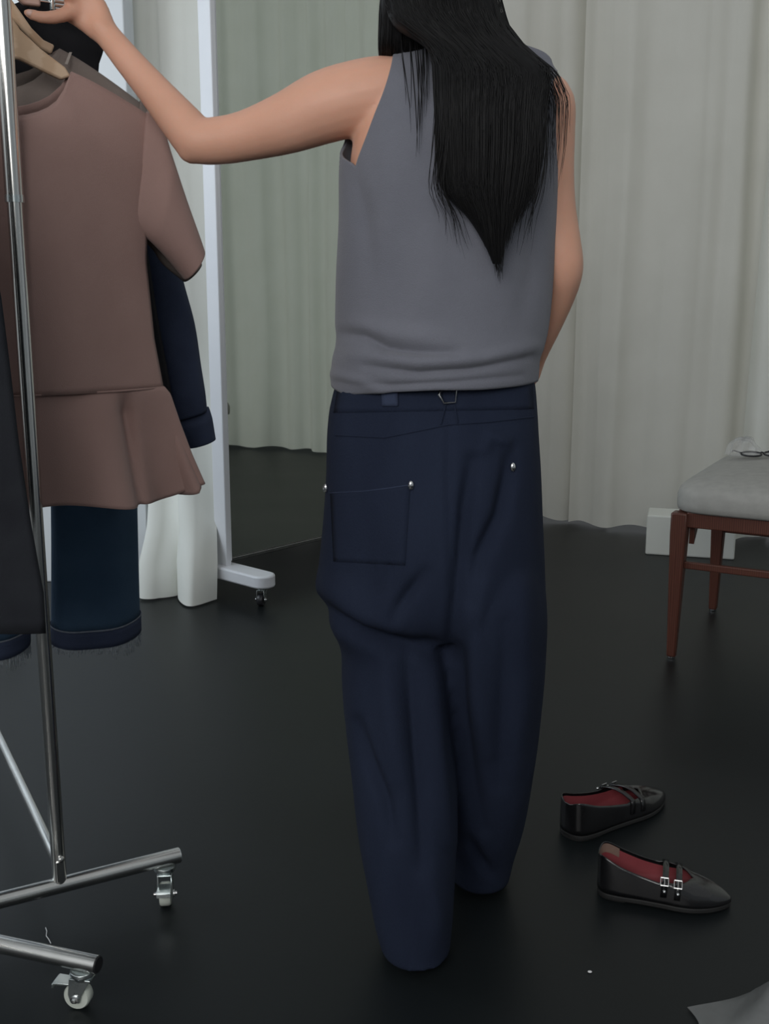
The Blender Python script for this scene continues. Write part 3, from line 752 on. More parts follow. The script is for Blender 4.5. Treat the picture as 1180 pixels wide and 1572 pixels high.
# ------------------------------------------------------------------ shoes on the floor
def mary_jane(heel, toe, label, side=1, L0=None, zup=0):
    """pointed flat: heel, toe floor points; side = +1 buckles on the right of travel"""
    d = (toe - heel); Ln = L0 or d.length; d.normalize(); s = V((d.y, -d.x, 0)) * side   # buckle side
    root = thing('mary_jane_shoe', heel + d * Ln / 2, label, 'shoe', 'pair of black shoes on the floor')
    def pt(x, y, z): return heel + d * x * Ln + s * y + V((0, 0, z))
    # half widths (outer, inner), top-line height along the length
    prof = [(0.0, .008, .070), (.02, .021, .075), (.07, .030, .073), (.18, .034, .062), (.34, .035, .051), (.50, .038, .044), (.62, .041, .041), (.72, .040, .039), (.82, .034, .033), (.90, .025, .026), (.96, .015, .019), (1.0, .004, .013)]
    prof = smooth_tab(prof, 4)
    open_end = .70
    upper = []; inner = []; NN = 12
    for x, w, h in prof:
        row = []; base = .012
        op = x < open_end
        # opening half width: whole at heel, narrows to a rounded vamp
        ow = w * .93 if x < .45 else w * .93 * math.sqrt(max(0, 1 - ((x - .45) / (open_end - .45)) ** 2)) if op else 0
        hh = h if op and x < .5 else h + .004
        for j in range(2 * NN + 1):
            q = j / NN - 1            # -1..1 across
            if abs(q) < 1e-9 and not op: y, z = 0, hh
            a = abs(q); sg = 1 if q >= 0 else -1
            # a=1 sole edge ; a=0 opening edge / centre ridge
            ang = a * math.pi / 2
            y = lerp(ow, w * 1.04, math.sin(ang) ** .75) if a > 0 else ow
            z = lerp(hh, base, 1 - math.cos(ang)) if a < 1 else base
            z = hh - (hh - base) * (a ** 2.2)
            row.append((sg * y, z))
        upper.append((x, row))
    m = MB()
    for sg0, rng in ((-1, range(0, NN + 1)), (1, range(NN, 2 * NN + 1))):
        rows = []
        for x, row in upper:
            r_ = []
            for j in rng:
                y, z = row[j]
                if j == NN: y = sg0 * abs(y)
                if x <= 0 and abs(y) < .002: y = sg0 * .004
                r_.append(pt(x, y, z))
            rows.append(r_)
        m.grid(rows)
    m.grid([[pt(0, upper[0][1][j][0], upper[0][1][j][1]) for j in range(0, NN + 1)], [pt(0, -upper[0][1][j][0], upper[0][1][j][1]) for j in range(0, NN + 1)]])
    up = build(m, 'upper', M['leather'], root, weld=.0006, solid=.0020, sharp=False)
    # lining: inner wall + insole
    m = MB(); rows = []
    for x, w, h in prof:
        if x > .80: break
        rows.append([pt(x, y * w * .86, z) for y, z in ((-1, max(.017, (h - .004) if x < open_end else .02)), (-1, .024), (-.9, .0165), (-.45, .0155), (0, .015), (.45, .0155), (.9, .0165), (1, .024), (1, max(.017, (h - .004) if x < open_end else .02)))])
    m.grid(rows); ln = build(m, 'lining', M['lining'], root, sharp=False)
    m = MB(); rows = []
    for x, w, h in prof:
        if x > .16: break
        rows.append([pt(x + .004, q * w * .84, h - .001 - .016 * k) for q, k in ((-1, 0), (-.99, .4), (-.97, 1))][0:3])
    m.grid(rows); build(m, 'heel_patch', M['tanlining'], ln, sharp=False)
    # sole and heel
    ol = [pt(x, w * 1.07, .007) for x, w, h in prof] + [pt(x, -w * 1.07, .007) for x, w, h in reversed(prof)]
    m = MB(); m.prism(ol, (0, 0, 1), .009); build(m, 'sole', M['rubber'], root, bevel=.002)
    ol = [pt(x, w * 1.0, .004) for x, w, h in prof if x < .24] + [pt(x, -w * 1.0, .004) for x, w, h in reversed(prof) if x < .24]
    m = MB(); m.prism(ol, (0, 0, 1), .008); build(m, 'heel', M['rubber'], root, bevel=.001)
    # two straps with buckles
    for xs in (.50, .60):
        w = interp([(p[0], p[1]) for p in prof], xs); h = interp([(p[0], p[2]) for p in prof], xs)
        ow = w * .93 if xs < .45 else w * .93 * math.sqrt(max(0, 1 - ((xs - .45) / (open_end - .45)) ** 2)); hh = h + .004
        def outer(a): return lerp(ow, w * 1.04, math.sin(a * math.pi / 2) ** .75) + .0018, hh - (hh - .012) * a ** 2.2 + .0015
        side_ = [outer(a) for a in (.85, .65, .45, .25, .1)]
        pts = [(-y, z) for y, z in side_] + [(ow * q, hh + .002 + .007 * (1 - q * q)) for q in (-.75, -.4, 0, .4, .75)] + side_[::-1]
        m = MB(); hw = .0050 / Ln
        rows = [[pt(xs - hw + .012 * math.sin(math.pi * i / 14), y, z) for i, (y, z) in enumerate(pts)], [pt(xs + hw + .012 * math.sin(math.pi * i / 14), y, z) for i, (y, z) in enumerate(pts)]]
        m.grid(rows); st = build(m, 'strap', M['leather'], root, solid=.0022, sharp=False)
        # buckle: small square frame + pin and stud
        by, bz = outer(.22)
        c = pt(xs + .004, by, bz); ax = d; ay = (s * .62 - V((0, 0, .78))).normalized(); nn_ = ax.cross(ay)
        m = MB(); k = .0062
        pp = [c + ax * k * x + ay * k * y + V((0, 0, .003)) for x, y in ((-1, -1), (1, -1), (1, 1), (-1, 1), (-1, -1))]
        for a_, b_ in zip(pp, pp[1:]): m.tube([a_, b_], .0011, 6)
        m.tube([c - ay * k + V((0, 0, .003)), c + ay * k + V((0, 0, .003))], .0010, 6)
        bu = build(m, 'buckle', M['darksteel'], st)
        m = MB(); m.ball(c + ay * .013 + s * .004 + V((0, 0, .002)), .0030, .0030, .0030, 10, 8); build(m, 'stud', M['steel'], st)
    return root
mary_jane(F(869, 1286), F(1016, 1226), 'black leather shoe with red lining lying farther back', side=-1)
mary_jane(F(917, 1364), F(1120, 1392), 'double-buckled black leather shoe with red lining lying nearest the camera', side=1)

# sheet of frosted plastic at the corner
g0 = F(1160, 1540); m = MB(); rows = []
for i in range(34):
    row = []
    for j in range(34):
        x = .43 + .30 * i / 33; y = 1.16 + .27 * j / 33
        k = (x - .43) / .30; q = (y - 1.16) / .27
        edge = min(1, max(0, (k - .0)) * 3) * min(1, (1 - q) * 4 + .05)
        z = .004 + .055 * edge * (.45 + .75 * noise.noise(Vector((x * 7, y * 7, 2))) + .35 * abs(noise.noise(Vector((x * 16, y * 12, 6))))) + .30 * max(0, k - .12) * edge * (.6 + .5 * math.sin(q * 7 + 1))
        y2 = y - .075 * (1 - k) ** 1.0 + .02 * noise.noise(Vector((x * 12, q * 3, 9)))
        row.append(V((x + .015 * noise.noise(Vector((q * 5, k, 4))), y2, max(.004, .085 * math.tanh(z / .085)))))
    rows.append(row)
m.grid(rows); o = build(m, 'plastic_sheet', M['sheet'], org=zz(g0, 0), sharp=False, fix=False)
tag(o, 'crumpled translucent grey plastic sheet in the bottom right corner', 'plastic sheet')
# lint
p = F(72, 1436); m = MB()
m.tube([F(70, 1425) + V((0, 0, .001)), F(72, 1432) + V((0, 0, .003)), F(71, 1438) + V((0, 0, .0015)), F(75, 1443) + V((0, 0, .001)), F(78, 1449) + V((0, 0, .001))], .0007, 6)
o = build(m, 'lint_thread', M['lint'], org=p); tag(o, 'tiny white thread on the floor between the two racks', 'lint')
p = F(905, 1493); m = MB(); m.ball(p + V((0, 0, .0015)), .0034, .0026, .0014, 10, 6)
o = build(m, 'lint_fleck', M['lint'], org=p); tag(o, 'tiny white fleck on the floor below the shoes', 'lint')

# ------------------------------------------------------------------ the woman
YP = 1.60
body = MB()
def ell(cx_, cy_, z, a, b, n=36, pw=1.0):
    return [V((cx_ + a * math.copysign(abs(math.cos(2 * math.pi * k / n)) ** pw, math.cos(2 * math.pi * k / n)), cy_ + b * math.copysign(abs(math.sin(2 * math.pi * k / n)) ** pw, math.sin(2 * math.pi * k / n)), z)) for k in range(n)]
# torso: y px, left, right, half depth, Y
tors = [(900, 560, 780, .085, 1.60), (800, 530, 800, .10, 1.60), (700, 530, 800, .105, 1.60), (600, 548, 785, .095, 1.60), (520, 562, 785, .088, 1.60), (420, 560, 805, .090, 1.60), (320, 540, 825, .097, 1.60), (240, 538, 832, .098, 1.60), (170, 556, 842, .086, 1.60), (125, 585, 838, .062, 1.60), (95, 605, 800, .050, 1.60), (72, 640, 745, .046, 1.60), (40, 655, 725, .046, 1.605), (-20, 652, 720, .047, 1.61)]
rings = []
for y, l, r, b, Y in smooth_tab(tors, 4):
    pl, pr = P(l, y, YP), P(r, y, YP)
    rings.append(ell((pl.x + pr.x) / 2, Y, pl.z, (pr.x - pl.x) / 2, b))
body.loft(rings)
# head
hc = P(668, -92, 1.615)
body.ball(hc, .072, .092, .108, 28, 20)
body.ball(hc + V((0, .022, -.055)), .052, .062, .060, 24, 16)       # jaw (faces away)
body.ball(hc + V((-.004, .095, -.018)), .011, .016, .020, 14, 10)   # nose
body.capsule([hc + V((-.002, .088, .010)), hc + V((-.003, .100, -.024))], [.007, .010], 10)
body.ball(hc + V((0, .086, -.058)), .022, .012, .010, 14, 10)       # lips
body.ball(hc + V((0, .078, -.085)), .020, .016, .014, 14, 10)       # chin
for sg in (-1, 1): 
    body.ball(hc + V((sg * .072, .004, -.012)), .010, .020, .031, 14, 10)
    body.ball(hc + V((sg * .032, .080, .022)), .020, .010, .007, 12, 8)  # brow
# left arm
LA = [(640, 140, .046, 1.60), (600, 142, .049, 1.60), (560, 148, .0505, 1.60), (500, 164, .0495, 1.605), (440, 189, .0425, 1.615), (380, 208, .0355, 1.63), (335, 216, .0335, 1.64), (303, 215, .0325, 1.645), (283, 194, .0315, 1.655), (238, 141, .0255, 1.675), (196, 92, .0215, 1.69), (170, 60, .0195, 1.70), (155, 42, .020, 1.702)]
body.capsule([P(x, y, Y) for x, y, r, Y in LA], [r for x, y, r, Y in LA], 20)
body.ball(P(296, 228, 1.645), .024, .024, .022, 14, 10)      # elbow point
# left hand
def hand_tube(lst, rad): body.capsule([P(x, y, Y) for x, y, Y in lst], rad, 12)
for dx, dy in ((0, 0), (9, -13), (-9, 12)):
    hand_tube([(158 + dx * .4, 46 + dy * .4, 1.702), (138 + dx, 20 + dy, 1.705), (119 + dx * 1.2, 6 + dy * 1.3, 1.70)], [.0155, .0150, .0125])
hand_tube([(114, 17, 1.695), (86, 26, 1.672), (62, 26, 1.665), (43, 20, 1.668)], [.0120, .0100, .0090, .0072])     # thumb/forefinger under the clip
hand_tube([(112, 4, 1.70), (98, -16, 1.672), (72, -18, 1.664), (54, -8, 1.672)], [.0115, .0095, .0088, .0075])
hand_tube([(122, -6, 1.71), (112, -32, 1.68), (86, -36, 1.668), (66, -26, 1.674)], [.0115, .0095, .0088, .0075])
hand_tube([(132, -14, 1.72), (126, -44, 1.70), (104, -54, 1.685), (84, -46, 1.690)], [.0110, .0090, .0085, .0072])
hand_tube([(140, -18, 1.73), (140, -44, 1.72), (124, -60, 1.705), (108, -56, 1.705)], [.0100, .0082, .0076, .0065])
# right arm, hand in the front pocket
RAm = [(800, 150, .044, 1.60), (836, 158, .041, 1.60), (842, 200, .0375, 1.60), (845, 260, .0335, 1.602), (850, 320, .0315, 1.605), (859, 380, .0315, 1.605), (863, 412, .0305, 1.61), (856, 445, .029, 1.63), (838, 495, .0255, 1.66), (820, 545, .020, 1.69), (812, 575, .018, 1.70)]
body.capsule([P(x, y, Y) for x, y, r, Y in RAm], [r for x, y, r, Y in RAm], 20)
for i, (dx, dY) in enumerate(((-6, .0), (-2, .012), (2, .024), (6, .036))):
    hand_tube([(812 + dx * .3, 572, 1.695 + dY * .3), (800 + dx, 604, 1.700 + dY * .7), (792 + dx, 632, 1.702 + dY), (788 + dx, 652, 1.70 + dY)], [.013, .012, .0085, .0070])
hand_tube([(808, 580, 1.70), (792, 596, 1.728), (782, 612, 1.738)], [.012, .0095, .0075])
# legs
for lst in ([(600, 800, .085, 1.60), (595, 950, .072, 1.59), (610, 1130, .052, 1.565), (622, 1250, .050, 1.54), (640, 1420, .030, 1.50), (642, 1445, .029, 1.497)], [(735, 800, .085, 1.61), (755, 950, .070, 1.62), (755, 1100, .052, 1.65), (748, 1200, .048, 1.68), (738, 1310, .029, 1.715), (737, 1322, .028, 1.718)]):
    body.capsule([P(x, y, Y) for x, y, r, Y in lst], [r for x, y, r, Y in lst], 20)
fl, frr = P(642, 1455, 1.497), P(737, 1330, 1.718)
for c in (fl, frr):
    c = zz(c, .03); body.capsule([c + V((0, -.012, .012)), c + V((0, .05, .006)), c + V((0, .13, -.008))], [.026, .026, .017], 14)
me = remesh(body, .0042, 6)
woman = finish('person', me, M['skin'], org=(P(690, 1400, YP).x, YP, 0))
tag(woman, 'woman seen from behind in grey sleeveless top and dark jeans, reaching for the rack', 'person')

# face details, nails
for sg in (-1, 1):
    m = MB(); m.ball(hc + V((sg * .032, .080, .004)), .012, .009, .008, 16, 12); e = build(m, 'eye', M['eye'], woman)
    m = MB(); m.ball(hc + V((sg * .032, .0865, .004)), .0055, .0035, .0055, 12, 8); build(m, 'iris', M['iris'], e)
    m = MB(); m.tube([hc + V((sg * .016, .090, .026)), hc + V((sg * .034, .088, .031)), hc + V((sg * .050, .076, .027))], [.002, .0028, .0012], 8); build(m, 'eyebrow', M['hair'], woman)
m = MB(); m.ball(hc + V((0, .094, -.056)), .020, .007, .0045, 14, 8); m.ball(hc + V((0, .093, -.063)), .018, .007, .005, 14, 8); build(m, 'mouth', M['lip'], woman)
for x, y, Y in ((46, 20, 1.661), (57, -8, 1.664), (69, -26, 1.666)):
    c = P(x, y, Y); m = MB(); m.ball(c, .0055, .0025, .0045, 10, 8); build(m, 'fingernail', M['nail'], woman)

# displacement by crease lines drawn on the back of a garment (real relief along the surface normal)
def relief(me, creases, org, nscale=9, namp=.0, zs=.35, seed=1, back_only=True):
    me.update(); nor = [v.normal.copy() for v in me.vertices]
    for v, nn in zip(me.vertices, nor):
        p = v.co; off = namp * (noise.noise(Vector((p.x * nscale, p.y * nscale, p.z * nscale * zs + seed))) + .5 * noise.noise(Vector((p.x * nscale * 2.3, p.y * nscale * 2.3, p.z * nscale * zs * 2 + seed))))
        if nn.y < .25:
            x, y = proj(p)
            for pl, dep, w in creases:
                best = 1e9; tb = 0; n_ = len(pl) - 1
                for i in range(n_):
                    (ax, ay), (bx, by) = pl[i], pl[i + 1]
                    dx, dy = bx - ax, by - ay; t = max(0, min(1, ((x - ax) * dx + (y - ay) * dy) / (dx * dx + dy * dy)))
                    d2 = (x - ax - t * dx) ** 2 + (y - ay - t * dy) ** 2
                    if d2 < best: best = d2; tb = (i + t) / n_
                if best < (3 * w) ** 2:
                    off += -dep * math.exp(-best / (w * w)) * (.25 + .75 * math.sin(math.pi * (.06 + .88 * tb)))
        v.co = p + nn * off

# trousers
tr = MB()
up = [(576, 520, 817, .100), (600, 514, 820, .104), (630, 507, 822, .112), (670, 503, 824, .122), (730, 501, 828, .132), (800, 496, 832, .140), (860, 491, 835, .142), (905, 490, 836, .136), (940, 497, 836, .120), (965, 510, 832, .10)]
rings = []
for y, l, r, b in smooth_tab(up, 5):
    pl, pr = P(l, y, YP), P(r, y, YP); rings.append(ell((pl.x + pr.x) / 2, YP, pl.z, (pr.x - pl.x) / 2, b, 44, .86))
tr.loft(rings)
legL = [(790, 530, 660, .08, 1.60), (850, 498, 690, .122, 1.60), (910, 490, 692, .128, 1.595), (950, 500, 692, .118, 1.59), (990, 523, 692, .104, 1.585), (1050, 525, 694, .110, 1.575), (1120, 529, 696, .108, 1.56), (1200, 539, 701, .102, 1.545), (1300, 551, 700, .092, 1.525), (1400, 570, 695, .082, 1.505), (1445, 582, 692, .078, 1.497), (1468, 584, 694, .080, 1.495)]
legR = [(790, 710, 800, .08, 1.605), (850, 680, 826, .126, 1.605), (920, 668, 837, .140, 1.608), (1000, 662, 836, .130, 1.614), (1060, 660, 833, .122, 1.625), (1130, 664, 826, .114, 1.642), (1200, 672, 815, .104, 1.660), (1260, 680, 801, .092, 1.68), (1305, 688, 788, .080, 1.695), (1345, 690, 780, .076, 1.705)]
for tab in (legL, legR):
    rings = []
    for y, l, r, b, Y in smooth_tab(tab, 5):
        pl, pr = P(l, y, Y), P(r, y, Y); rings.append(ell((pl.x + pr.x) / 2, Y, max(.012, pl.z), (pr.x - pl.x) / 2, b, 36, .9))
    tr.loft(rings)
me = remesh(tr, .0050, 11)
CR = [([(488, 928), (520, 955), (555, 976), (600, 990), (640, 996), (665, 996)], .024, 14), ([(500, 900), (560, 945), (630, 965)], -.010, 26),
      ([(545, 1110), (562, 1165), (592, 1230), (604, 1290)], .012, 11), ([(627, 1015), (636, 1100), (646, 1230), (650, 1330)], .013, 13), ([(592, 1030), (600, 1110), (612, 1190)], -.009, 17),
      ([(666, 1030), (672, 1150), (690, 1290)], -.006, 12), ([(655, 1340), (668, 1400), (668, 1450)], -.008, 16),
      ([(784, 690), (778, 740), (768, 790), (735, 855), (722, 920)], .012, 12), ([(726, 708), (714, 780), (708, 850), (700, 930), (690, 1010)], .015, 12), ([(745, 690), (752, 670), (775, 680), (786, 700)], -.006, 9),
      ([(735, 900), (730, 990), (733, 1080), (748, 1150)], -.009, 16), ([(706, 1000), (708, 1100), (722, 1190), (740, 1270)], .013, 13), ([(775, 960), (772, 1080), (768, 1200)], .007, 14), ([(803, 900), (806, 1040), (790, 1180)], -.006, 16),
      ([(651, 880), (628, 912), (604, 945)], .009, 10), ([(570, 800), (563, 850), (566, 900)], .005, 12), ([(600, 840), (596, 900)], .004, 10), ([(690, 650), (688, 720), (690, 800), (690, 900)], .004, 5), ([(720, 1290), (735, 1320), (752, 1340)], .010, 9)]
CR = [(p_, d_ * 1.25, w_) for p_, d_, w_ in CR]
relief(me, CR, None, 9, .004, .3, 3)
trousers = finish('trousers', me, M['jean'], woman)
trousers['label'] = 'dark indigo barrel-leg jeans'
bvh = BVHTree.FromPolygons([v.co + ORG[woman.name] for v in me.vertices], [p.vertices[:] for p in me.polygons])
def on_tr(px, py, lift=.0015, tree=bvh):
    d = ray(px, py).normalized(); h = tree.ray_cast(Vector((0, 0, CAMH)), d)
    if h[0] is None: return P(px, py, YP - .1)
    nn = h[1] if h[1].y < 0 else -h[1]
    return h[0] + nn * lift
def patch(corners, nu, nv, lift, name, material, parent, solid=.002, tree=bvh):
    (a, b, c, d) = corners  # tl tr br bl
    rows = []
    for i in range(nv + 1):
        t = i / nv; rows.append([on_tr(lerp(lerp(a[0], b[0], s), lerp(d[0], c[0], s), t), lerp(lerp(a[1], b[1], s), lerp(d[1], c[1], s), t), lift, tree) for s in [j / nu for j in range(nu + 1)]])
    m = MB(); m.grid(rows); return build(m, name, material, parent, solid=solid, sharp=False)
def seam(pts, name, r=.0009, material=None, lift=.001, parent=None, n=10, tree=bvh):
    pp = []
    for a, b in zip(pts, pts[1:]):
        for i in range(n): pp.append(on_tr(lerp(a[0], b[0], i / n), lerp(a[1], b[1], i / n), lift, tree))
    pp.append(on_tr(*pts[-1], lift, tree)); m = MB(); m.tube(pp, r, 6); return build(m, name, material or M['jean'], parent or trousers)
pk = patch(((507, 755), (630, 744), (622, 868), (512, 862)), 14, 14, .0002, 'back_pocket', M['jean'], trousers, .0012)
# pocket belongs to the trousers; its stitching and rivets are built on the cloth
seam([(506, 757), (560, 754), (600, 749), (632, 744)], 'pocket_seam', .0008, M['denim'], .0008)
for x, y in ((503, 750), (631, 745), (786, 717)):
    c = on_tr(x, y, .003); m = MB(); m.ball(c, .0042, .003, .0068, 12, 8); build(m, 'rivet', M['steel'], trousers)
seam([(515, 668), (590, 672), (640, 662), (688, 652), (750, 648), (818, 640)], 'yoke_seam', .0012, M['jean'], .0004)
wb = patch(((520, 586), (816, 582), (819, 628), (512, 634)), 30, 6, .0002, 'waistband', M['jean'], trousers, .0012)
patch(((586, 596), (611, 596), (611, 624), (587, 624)), 4, 4, .0032, 'waist_patch', M['denim'], trousers, .0012)
seam([(676, 652), (684, 622)], 'cinch_strap', .0012, M['jean'], .002); seam([(702, 650), (697, 622)], 'cinch_strap', .0012, M['jean'], .002)
m = MB(); fp = [(680, 592), (674, 607), (681, 620), (698, 619), (700, 594)]
m.tube([on_tr(*q, .006) for q in fp], [.0012, .0028, .0016, .0010, .0012], 8); build(m, 'cinch_buckle', M['steel'], trousers)

# socks/shoes under the hems
for c in (fl, frr):
    c = zz(c, 0); m = MB(); rg = []
    for t in [i / 16 for i in range(17)]:
        w = .033 * (math.sin(math.pi * min(.97, .12 + t * .85)) ** .5); h = lerp(.062, .030, sstep(t * 1.3)); y = -.045 + .225 * t
        rg.append([V((c.x + w * math.cos(a), c.y + y, .003 + h * (.5 + .5 * math.sin(a)))) for a in [2 * math.pi * k / 20 for k in range(20)]])
    m.loft(rg); build(m, 'shoe', M['leather'], woman, sharp=False)

# sleeveless top
tt_ = [(604, 510, 820, .112), (596, 511, 822, .118), (575, 511, 825, .124), (550, 513, 827, .126), (528, 518, 834, .122), (500, 517, 840, .116), (430, 518, 847, .110), (350, 521, 852, .108), (280, 521, 856, .107), (240, 523, 858, .106), (200, 528, 860, .100), (160, 538, 860, .088), (125, 552, 858, .070), (100, 570, 852, .052), (84, 590, 845, .042), (66, 610, 800, .036)]
ttd = smooth_tab(tt_, 6)
zt = sorted([(P(690, y, YP).z, P(l, y, YP).x, P(r, y, YP).x, b) for y, l, r, b in ttd])
def zpx(y): return P(690, y, YP).z
def xpx(x, y): return P(x, y, YP).x
z_hem = P(690, 598, 1.484).z
z_arm = zpx(263)
def dims(z):
    l, r, b = interp(zt, z); return (l + r) / 2, (r - l) / 2, b
# edges of back and front panels above the armpit: (y px, left x px, right x px)
backE = [(60, 612, 842), (85, 605, 850), (115, 600, 851), (150, 591, 848), (200, 573, 846), (240, 556, 848), (263, 546, 850)]
frontE = [(60, 612, 840), (90, 600, 842), (120, 575, 838), (150, 556, 836), (180, 541, 838), (205, 531, 842), (235, 533, 848), (263, 546, 850)]
backE = sorted([(zpx(y), xpx(l, y), xpx(r, y)) for y, l, r in smooth_tab(backE, 4)]); frontE = sorted([(zpx(y), xpx(l, y), xpx(r, y)) for y, l, r in smooth_tab(frontE, 4)])
sxl, sxr = xpx(546, 263), xpx(850, 263)
c_, a_, b_ = dims(z_arm); fL = (sxl - c_) / a_; fR = (sxr - c_) / a_
z_sh = zpx(86); z_nk = zpx(62)
def panel(side):
    rows = []; NC = 46; NR1, NR2 = 44, 26
    for i in range(NR1 + NR2 + 1):
        row = []
        for j in range(NC + 1):
            s = j / NC
            # top boundary: shoulder -> neck -> shoulder
            q = abs(2 * s - 1)
            zsl = z_sh if s < .5 else zpx(112)
            ztop_ = lerp(z_nk - (.004 if side < 0 else .045) * (1 - min(1, q / .42) ** 2), zsl, sstep((q - .30) / .70))
            zh_ = z_hem - (.012 * max(0, 1 - s * 2.2) ** 1.2 if side < 0 else .012 * max(0, 1 - s * 6)) + .010 * max(0, s - .6)
            z = lerp(zh_, z_arm, i / NR1) if i <= NR1 else lerp(z_arm, ztop_, (i - NR1) / NR2)
            c, a, b = dims(z)
            if z <= z_arm: l, r = fL, fR
            else:
                el, er = interp(backE if side < 0 else frontE, z); l, r = (el - c) / a, (er - c) / a
            l = max(-.998, min(.998, l)); r = max(-.998, min(.998, r))
            # angle on the ellipse: back = from angle of l to r through the camera side
            al, ar = math.acos(l), math.acos(r)
            if side < 0:
                ang = lerp(al, ar, s); x = c + a * math.cos(ang); y = YP - b * math.sin(ang)
            else:
                # left edge sits on the back side below the armpit, moves to the front above it
                kf = 0 if z <= z_arm else sstep((z - z_arm) / (zpx(205) - z_arm))
                sl = lerp(-al + 0, al, 0)  # back-side angle (negative = behind)
                a0 = lerp(al - 2 * al, 0, 0) if False else None
                bl = -(math.pi - al); bl = math.pi + (math.pi - al)          # left edge on back side, measured past pi
                gl_ = lerp(bl, al, kf)
                br = -ar; gr_ = lerp(br, ar, kf)
                ang = lerp(gl_, gr_, s); x = c + a * math.cos(ang); y = YP + b * math.sin(ang)
            row.append(V((x, y, z)))
        rows.append(row)
    return rows
m = MB(); m.grid(panel(-1)); m.grid(panel(1))
me = to_mesh(m, 'top', weld=.0012)
# relief on the back: folds of the bloused hem
bm = bmesh.new(); bm.from_mesh(me); bmesh.ops.subdivide_edges(bm, edges=bm.edges, cuts=1, use_grid_fill=True); bmesh.ops.recalc_face_normals(bm, faces=bm.faces); bm.to_mesh(me); bm.free()
vol = sum(p.normal.dot(p.center - V((c_, YP, p.center.z))) for p in me.polygons)
if vol < 0: me.flip_normals()
CT = [([(528, 512), (560, 516), (592, 533), (640, 540), (700, 543)], .012, 9), ([(545, 500), (600, 512), (680, 522)], -.006, 14), ([(560, 560), (640, 572), (720, 566), (812, 548)], .008, 7), ([(540, 545), (640, 556), (740, 552), (820, 532)], -.007, 10),
      ([(520, 586), (600, 592), (700, 586), (800, 576)], .005, 5), ([(515, 575), (560, 588), (590, 600)], -.006, 7), ([(545, 265), (560, 330), (570, 420)], .006, 16), ([(585, 180), (600, 260), (600, 340)], -.004, 22), ([(660, 330), (660, 420), (650, 500)], -.004, 26), ([(820, 330), (815, 420), (800, 500)], .006, 18)]
relief(me, CT, None, 10, .0022, .5, 11)
top = finish('sleeveless_top', me, M['knit'], woman); top['label'] = 'slate grey sleeveless knit top'
md_ = top.modifiers.new('s', 'SOLIDIFY'); md_.thickness = .004; md_.offset = 0

# hair --------------------------------------------------------------
hp = MB()
# cap over the skull, open at the face (away from camera)
cap = MB(); rings = []
n = 48
for i in range(25):
    t = math.pi * (.012 + .62 * i / 24); ring = []
    for k in range(n):
        a = 2 * math.pi * k / n; x, y = math.sin(t) * math.cos(a), math.sin(t) * math.sin(a)
        z = math.cos(t)
        if y > .2 and z < .42: z = .42 + (z - .42) * .05 ; x *= 1.0
        ring.append(hc + V((x * .083, y * .104 - .004, z * .120 + .004)))
    rings.append(ring)
hp.loft(rings, cap=True)
# main mass down the back: y, left, right, Y centre, half thickness
mass = [(-150, 610, 730, 1.560, .050), (-80, 590, 755, 1.545, .052), (-20, 586, 766, 1.545, .050), (30, 600, 778, 1.532, .042), (58, 640, 790, 1.518, .036), (80, 661, 818, 1.508, .032), (110, 664, 846, 1.494, .028), (160, 666, 838, 1.478, .022), (230, 669, 834, 1.474, .020), (290, 676, 822, 1.474, .018), (330, 704, 806, 1.475, .014), (370, 722, 793, 1.476, .010), (405, 742, 782, 1.477, .006), (432, 760, 771, 1.478, .003)]
massd = smooth_tab(mass, 4)
rings = []
for y, l, r, Y, h in massd:
    if y > 405: break
    kt = 1 - .55 * sstep((y - 290) / 115)
    mx_ = lerp((l + r) / 2, 765, sstep((y - 290) / 115) * .3); l, r = mx_ + (l - mx_) * kt, mx_ + (r - mx_) * kt
    pl, pr = P(l + 3, y, Y - h * .6), P(r - 3, y, Y - h * .6); rings.append(ell((pl.x + pr.x) / 2, Y, pl.z, max(.001, (pr.x - pl.x) / 2), h, 32, .8))
hp.loft(rings)
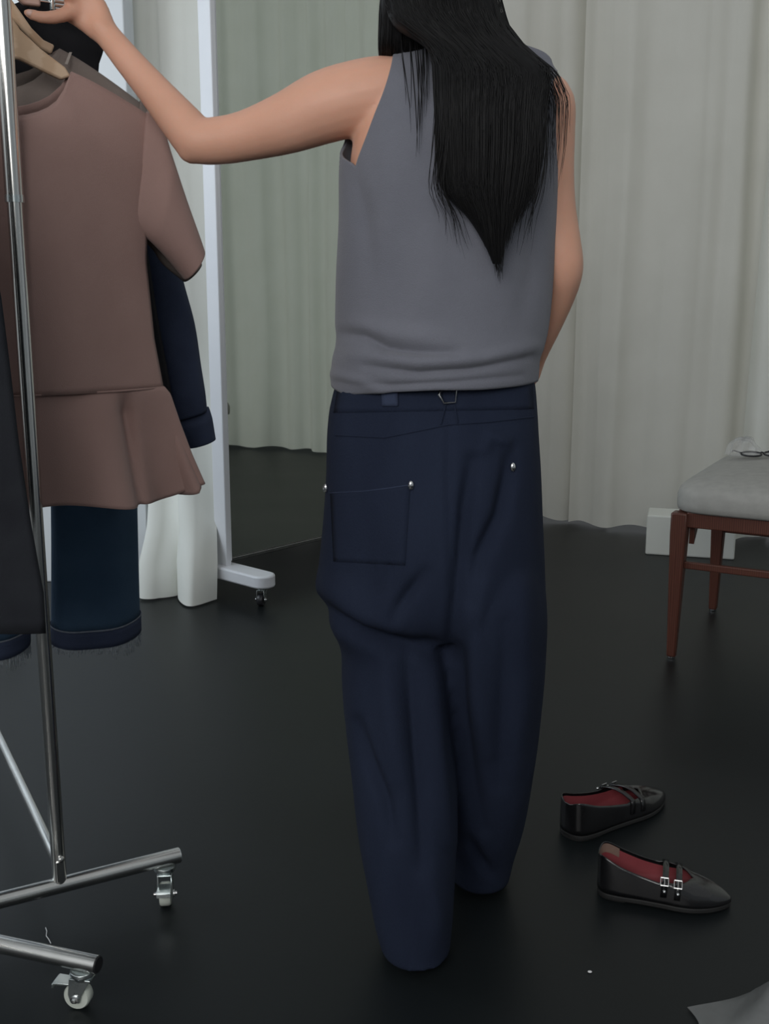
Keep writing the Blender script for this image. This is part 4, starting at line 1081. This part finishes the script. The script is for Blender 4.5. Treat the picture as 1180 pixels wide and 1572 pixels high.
# lock falling over the left shoulder to the front
lock = [(-70, 592, 640, 1.585, .040), (0, 583, 664, 1.570, .036), (40, 581, 668, 1.575, .030), (75, 580, 668, 1.585, .026), (110, 584, 660, 1.640, .022), (170, 590, 650, 1.672, .016), (260, 600, 640, 1.722, .012), (340, 610, 632, 1.724, .005)]
rings = []
lockd = smooth_tab(lock, 4)
for y, l, r, Y, h in lockd:
    pl, pr = P(l, y, Y), P(r, y, Y); rings.append(ell((pl.x + pr.x) / 2, Y, pl.z, max(.001, (pr.x - pl.x) / 2), h, 24, .85))
hp.loft(rings)
hair = build(hp, 'hair', M['hair'], woman, sharp=False); hair['label'] = 'long straight black hair down the back'
st = MB(); rnd = random.Random(5)
def strand(s, y0_, y1_, dep, w, wob, tab=massd, drift=0.0, out=0.0):
    pts = []; rad = []; N_ = 13; ph = rnd.uniform(0, 6)
    for i in range(N_):
        t = i / (N_ - 1); y = lerp(y0_, y1_, t)
        l, r, Y, h = interp([row for row in tab], y)
        x = lerp(l, r, s) + wob * math.sin(2.2 * t + ph) * t + drift * t * t
        u = 2 * s - 1
        yy = Y - h * math.sqrt(max(0, 1 - abs(u) ** 2.4)) - dep * (1 - abs(u) * .5) + out * t
        pts.append(P(x, y, yy)); rad.append(w * (1 - t ** 3 * .85) * min(1, .15 + 3 * t))
    st.tube(pts, rad, 4, cap=False)
for i in range(520):
    s = rnd.random(); edge = rnd.random()
    strand(s, rnd.uniform(-120, 10), min(442, 300 + 142 * (1 - abs(2 * s - 1.12) ** 1.3) * rnd.uniform(.55, 1.0)), rnd.uniform(0, .0028), rnd.uniform(.0005, .0011), rnd.uniform(-5, 5))
for i in range(60):   # loose ends spreading below the tapering edge
    s = rnd.choice((rnd.uniform(0, .16), rnd.uniform(.84, 1)))
    strand(s, rnd.uniform(60, 150), rnd.uniform(310, 400), rnd.uniform(0, .002), rnd.uniform(.0004, .0009), 3, drift=(rnd.uniform(-46, -4) if s < .5 else rnd.uniform(4, 26)))
for i in range(160):   # strands of the lock over the left shoulder
    strand(rnd.random(), rnd.uniform(-60, -10), rnd.uniform(95, 170), .001, rnd.uniform(.0005, .0011), 3, tab=lockd)
wisp = [(60, 610, 664, 1.555, .006), (110, 616, 664, 1.522, .006), (160, 622, 660, 1.502, .004), (220, 626, 656, 1.490, .003), (300, 630, 650, 1.484, .003)]
for i in range(20):
    strand(rnd.random(), rnd.uniform(30, 70), rnd.choice((rnd.uniform(120, 180), rnd.uniform(150, 250))), 0.001, rnd.uniform(.0004, .0009), 4, tab=wisp)
wr_ = [(20, 740, 765, 1.530, .010), (60, 770, 795, 1.525, .010), (110, 815, 856, 1.520, .014), (150, 835, 872, 1.520, .016), (220, 838, 868, 1.508, .014), (300, 838, 856, 1.496, .008)]
for i in range(80):
    strand(rnd.random() ** 1.3, rnd.uniform(0, 40), rnd.uniform(120, 300), rnd.uniform(0, .003), rnd.uniform(.00025, .0006), 7, tab=wr_, drift=rnd.uniform(-6, 6))
so = build(st, 'hair_strands', M['hair'], hair, sharp=False, fix=False); so['kind'] = 'stuff'
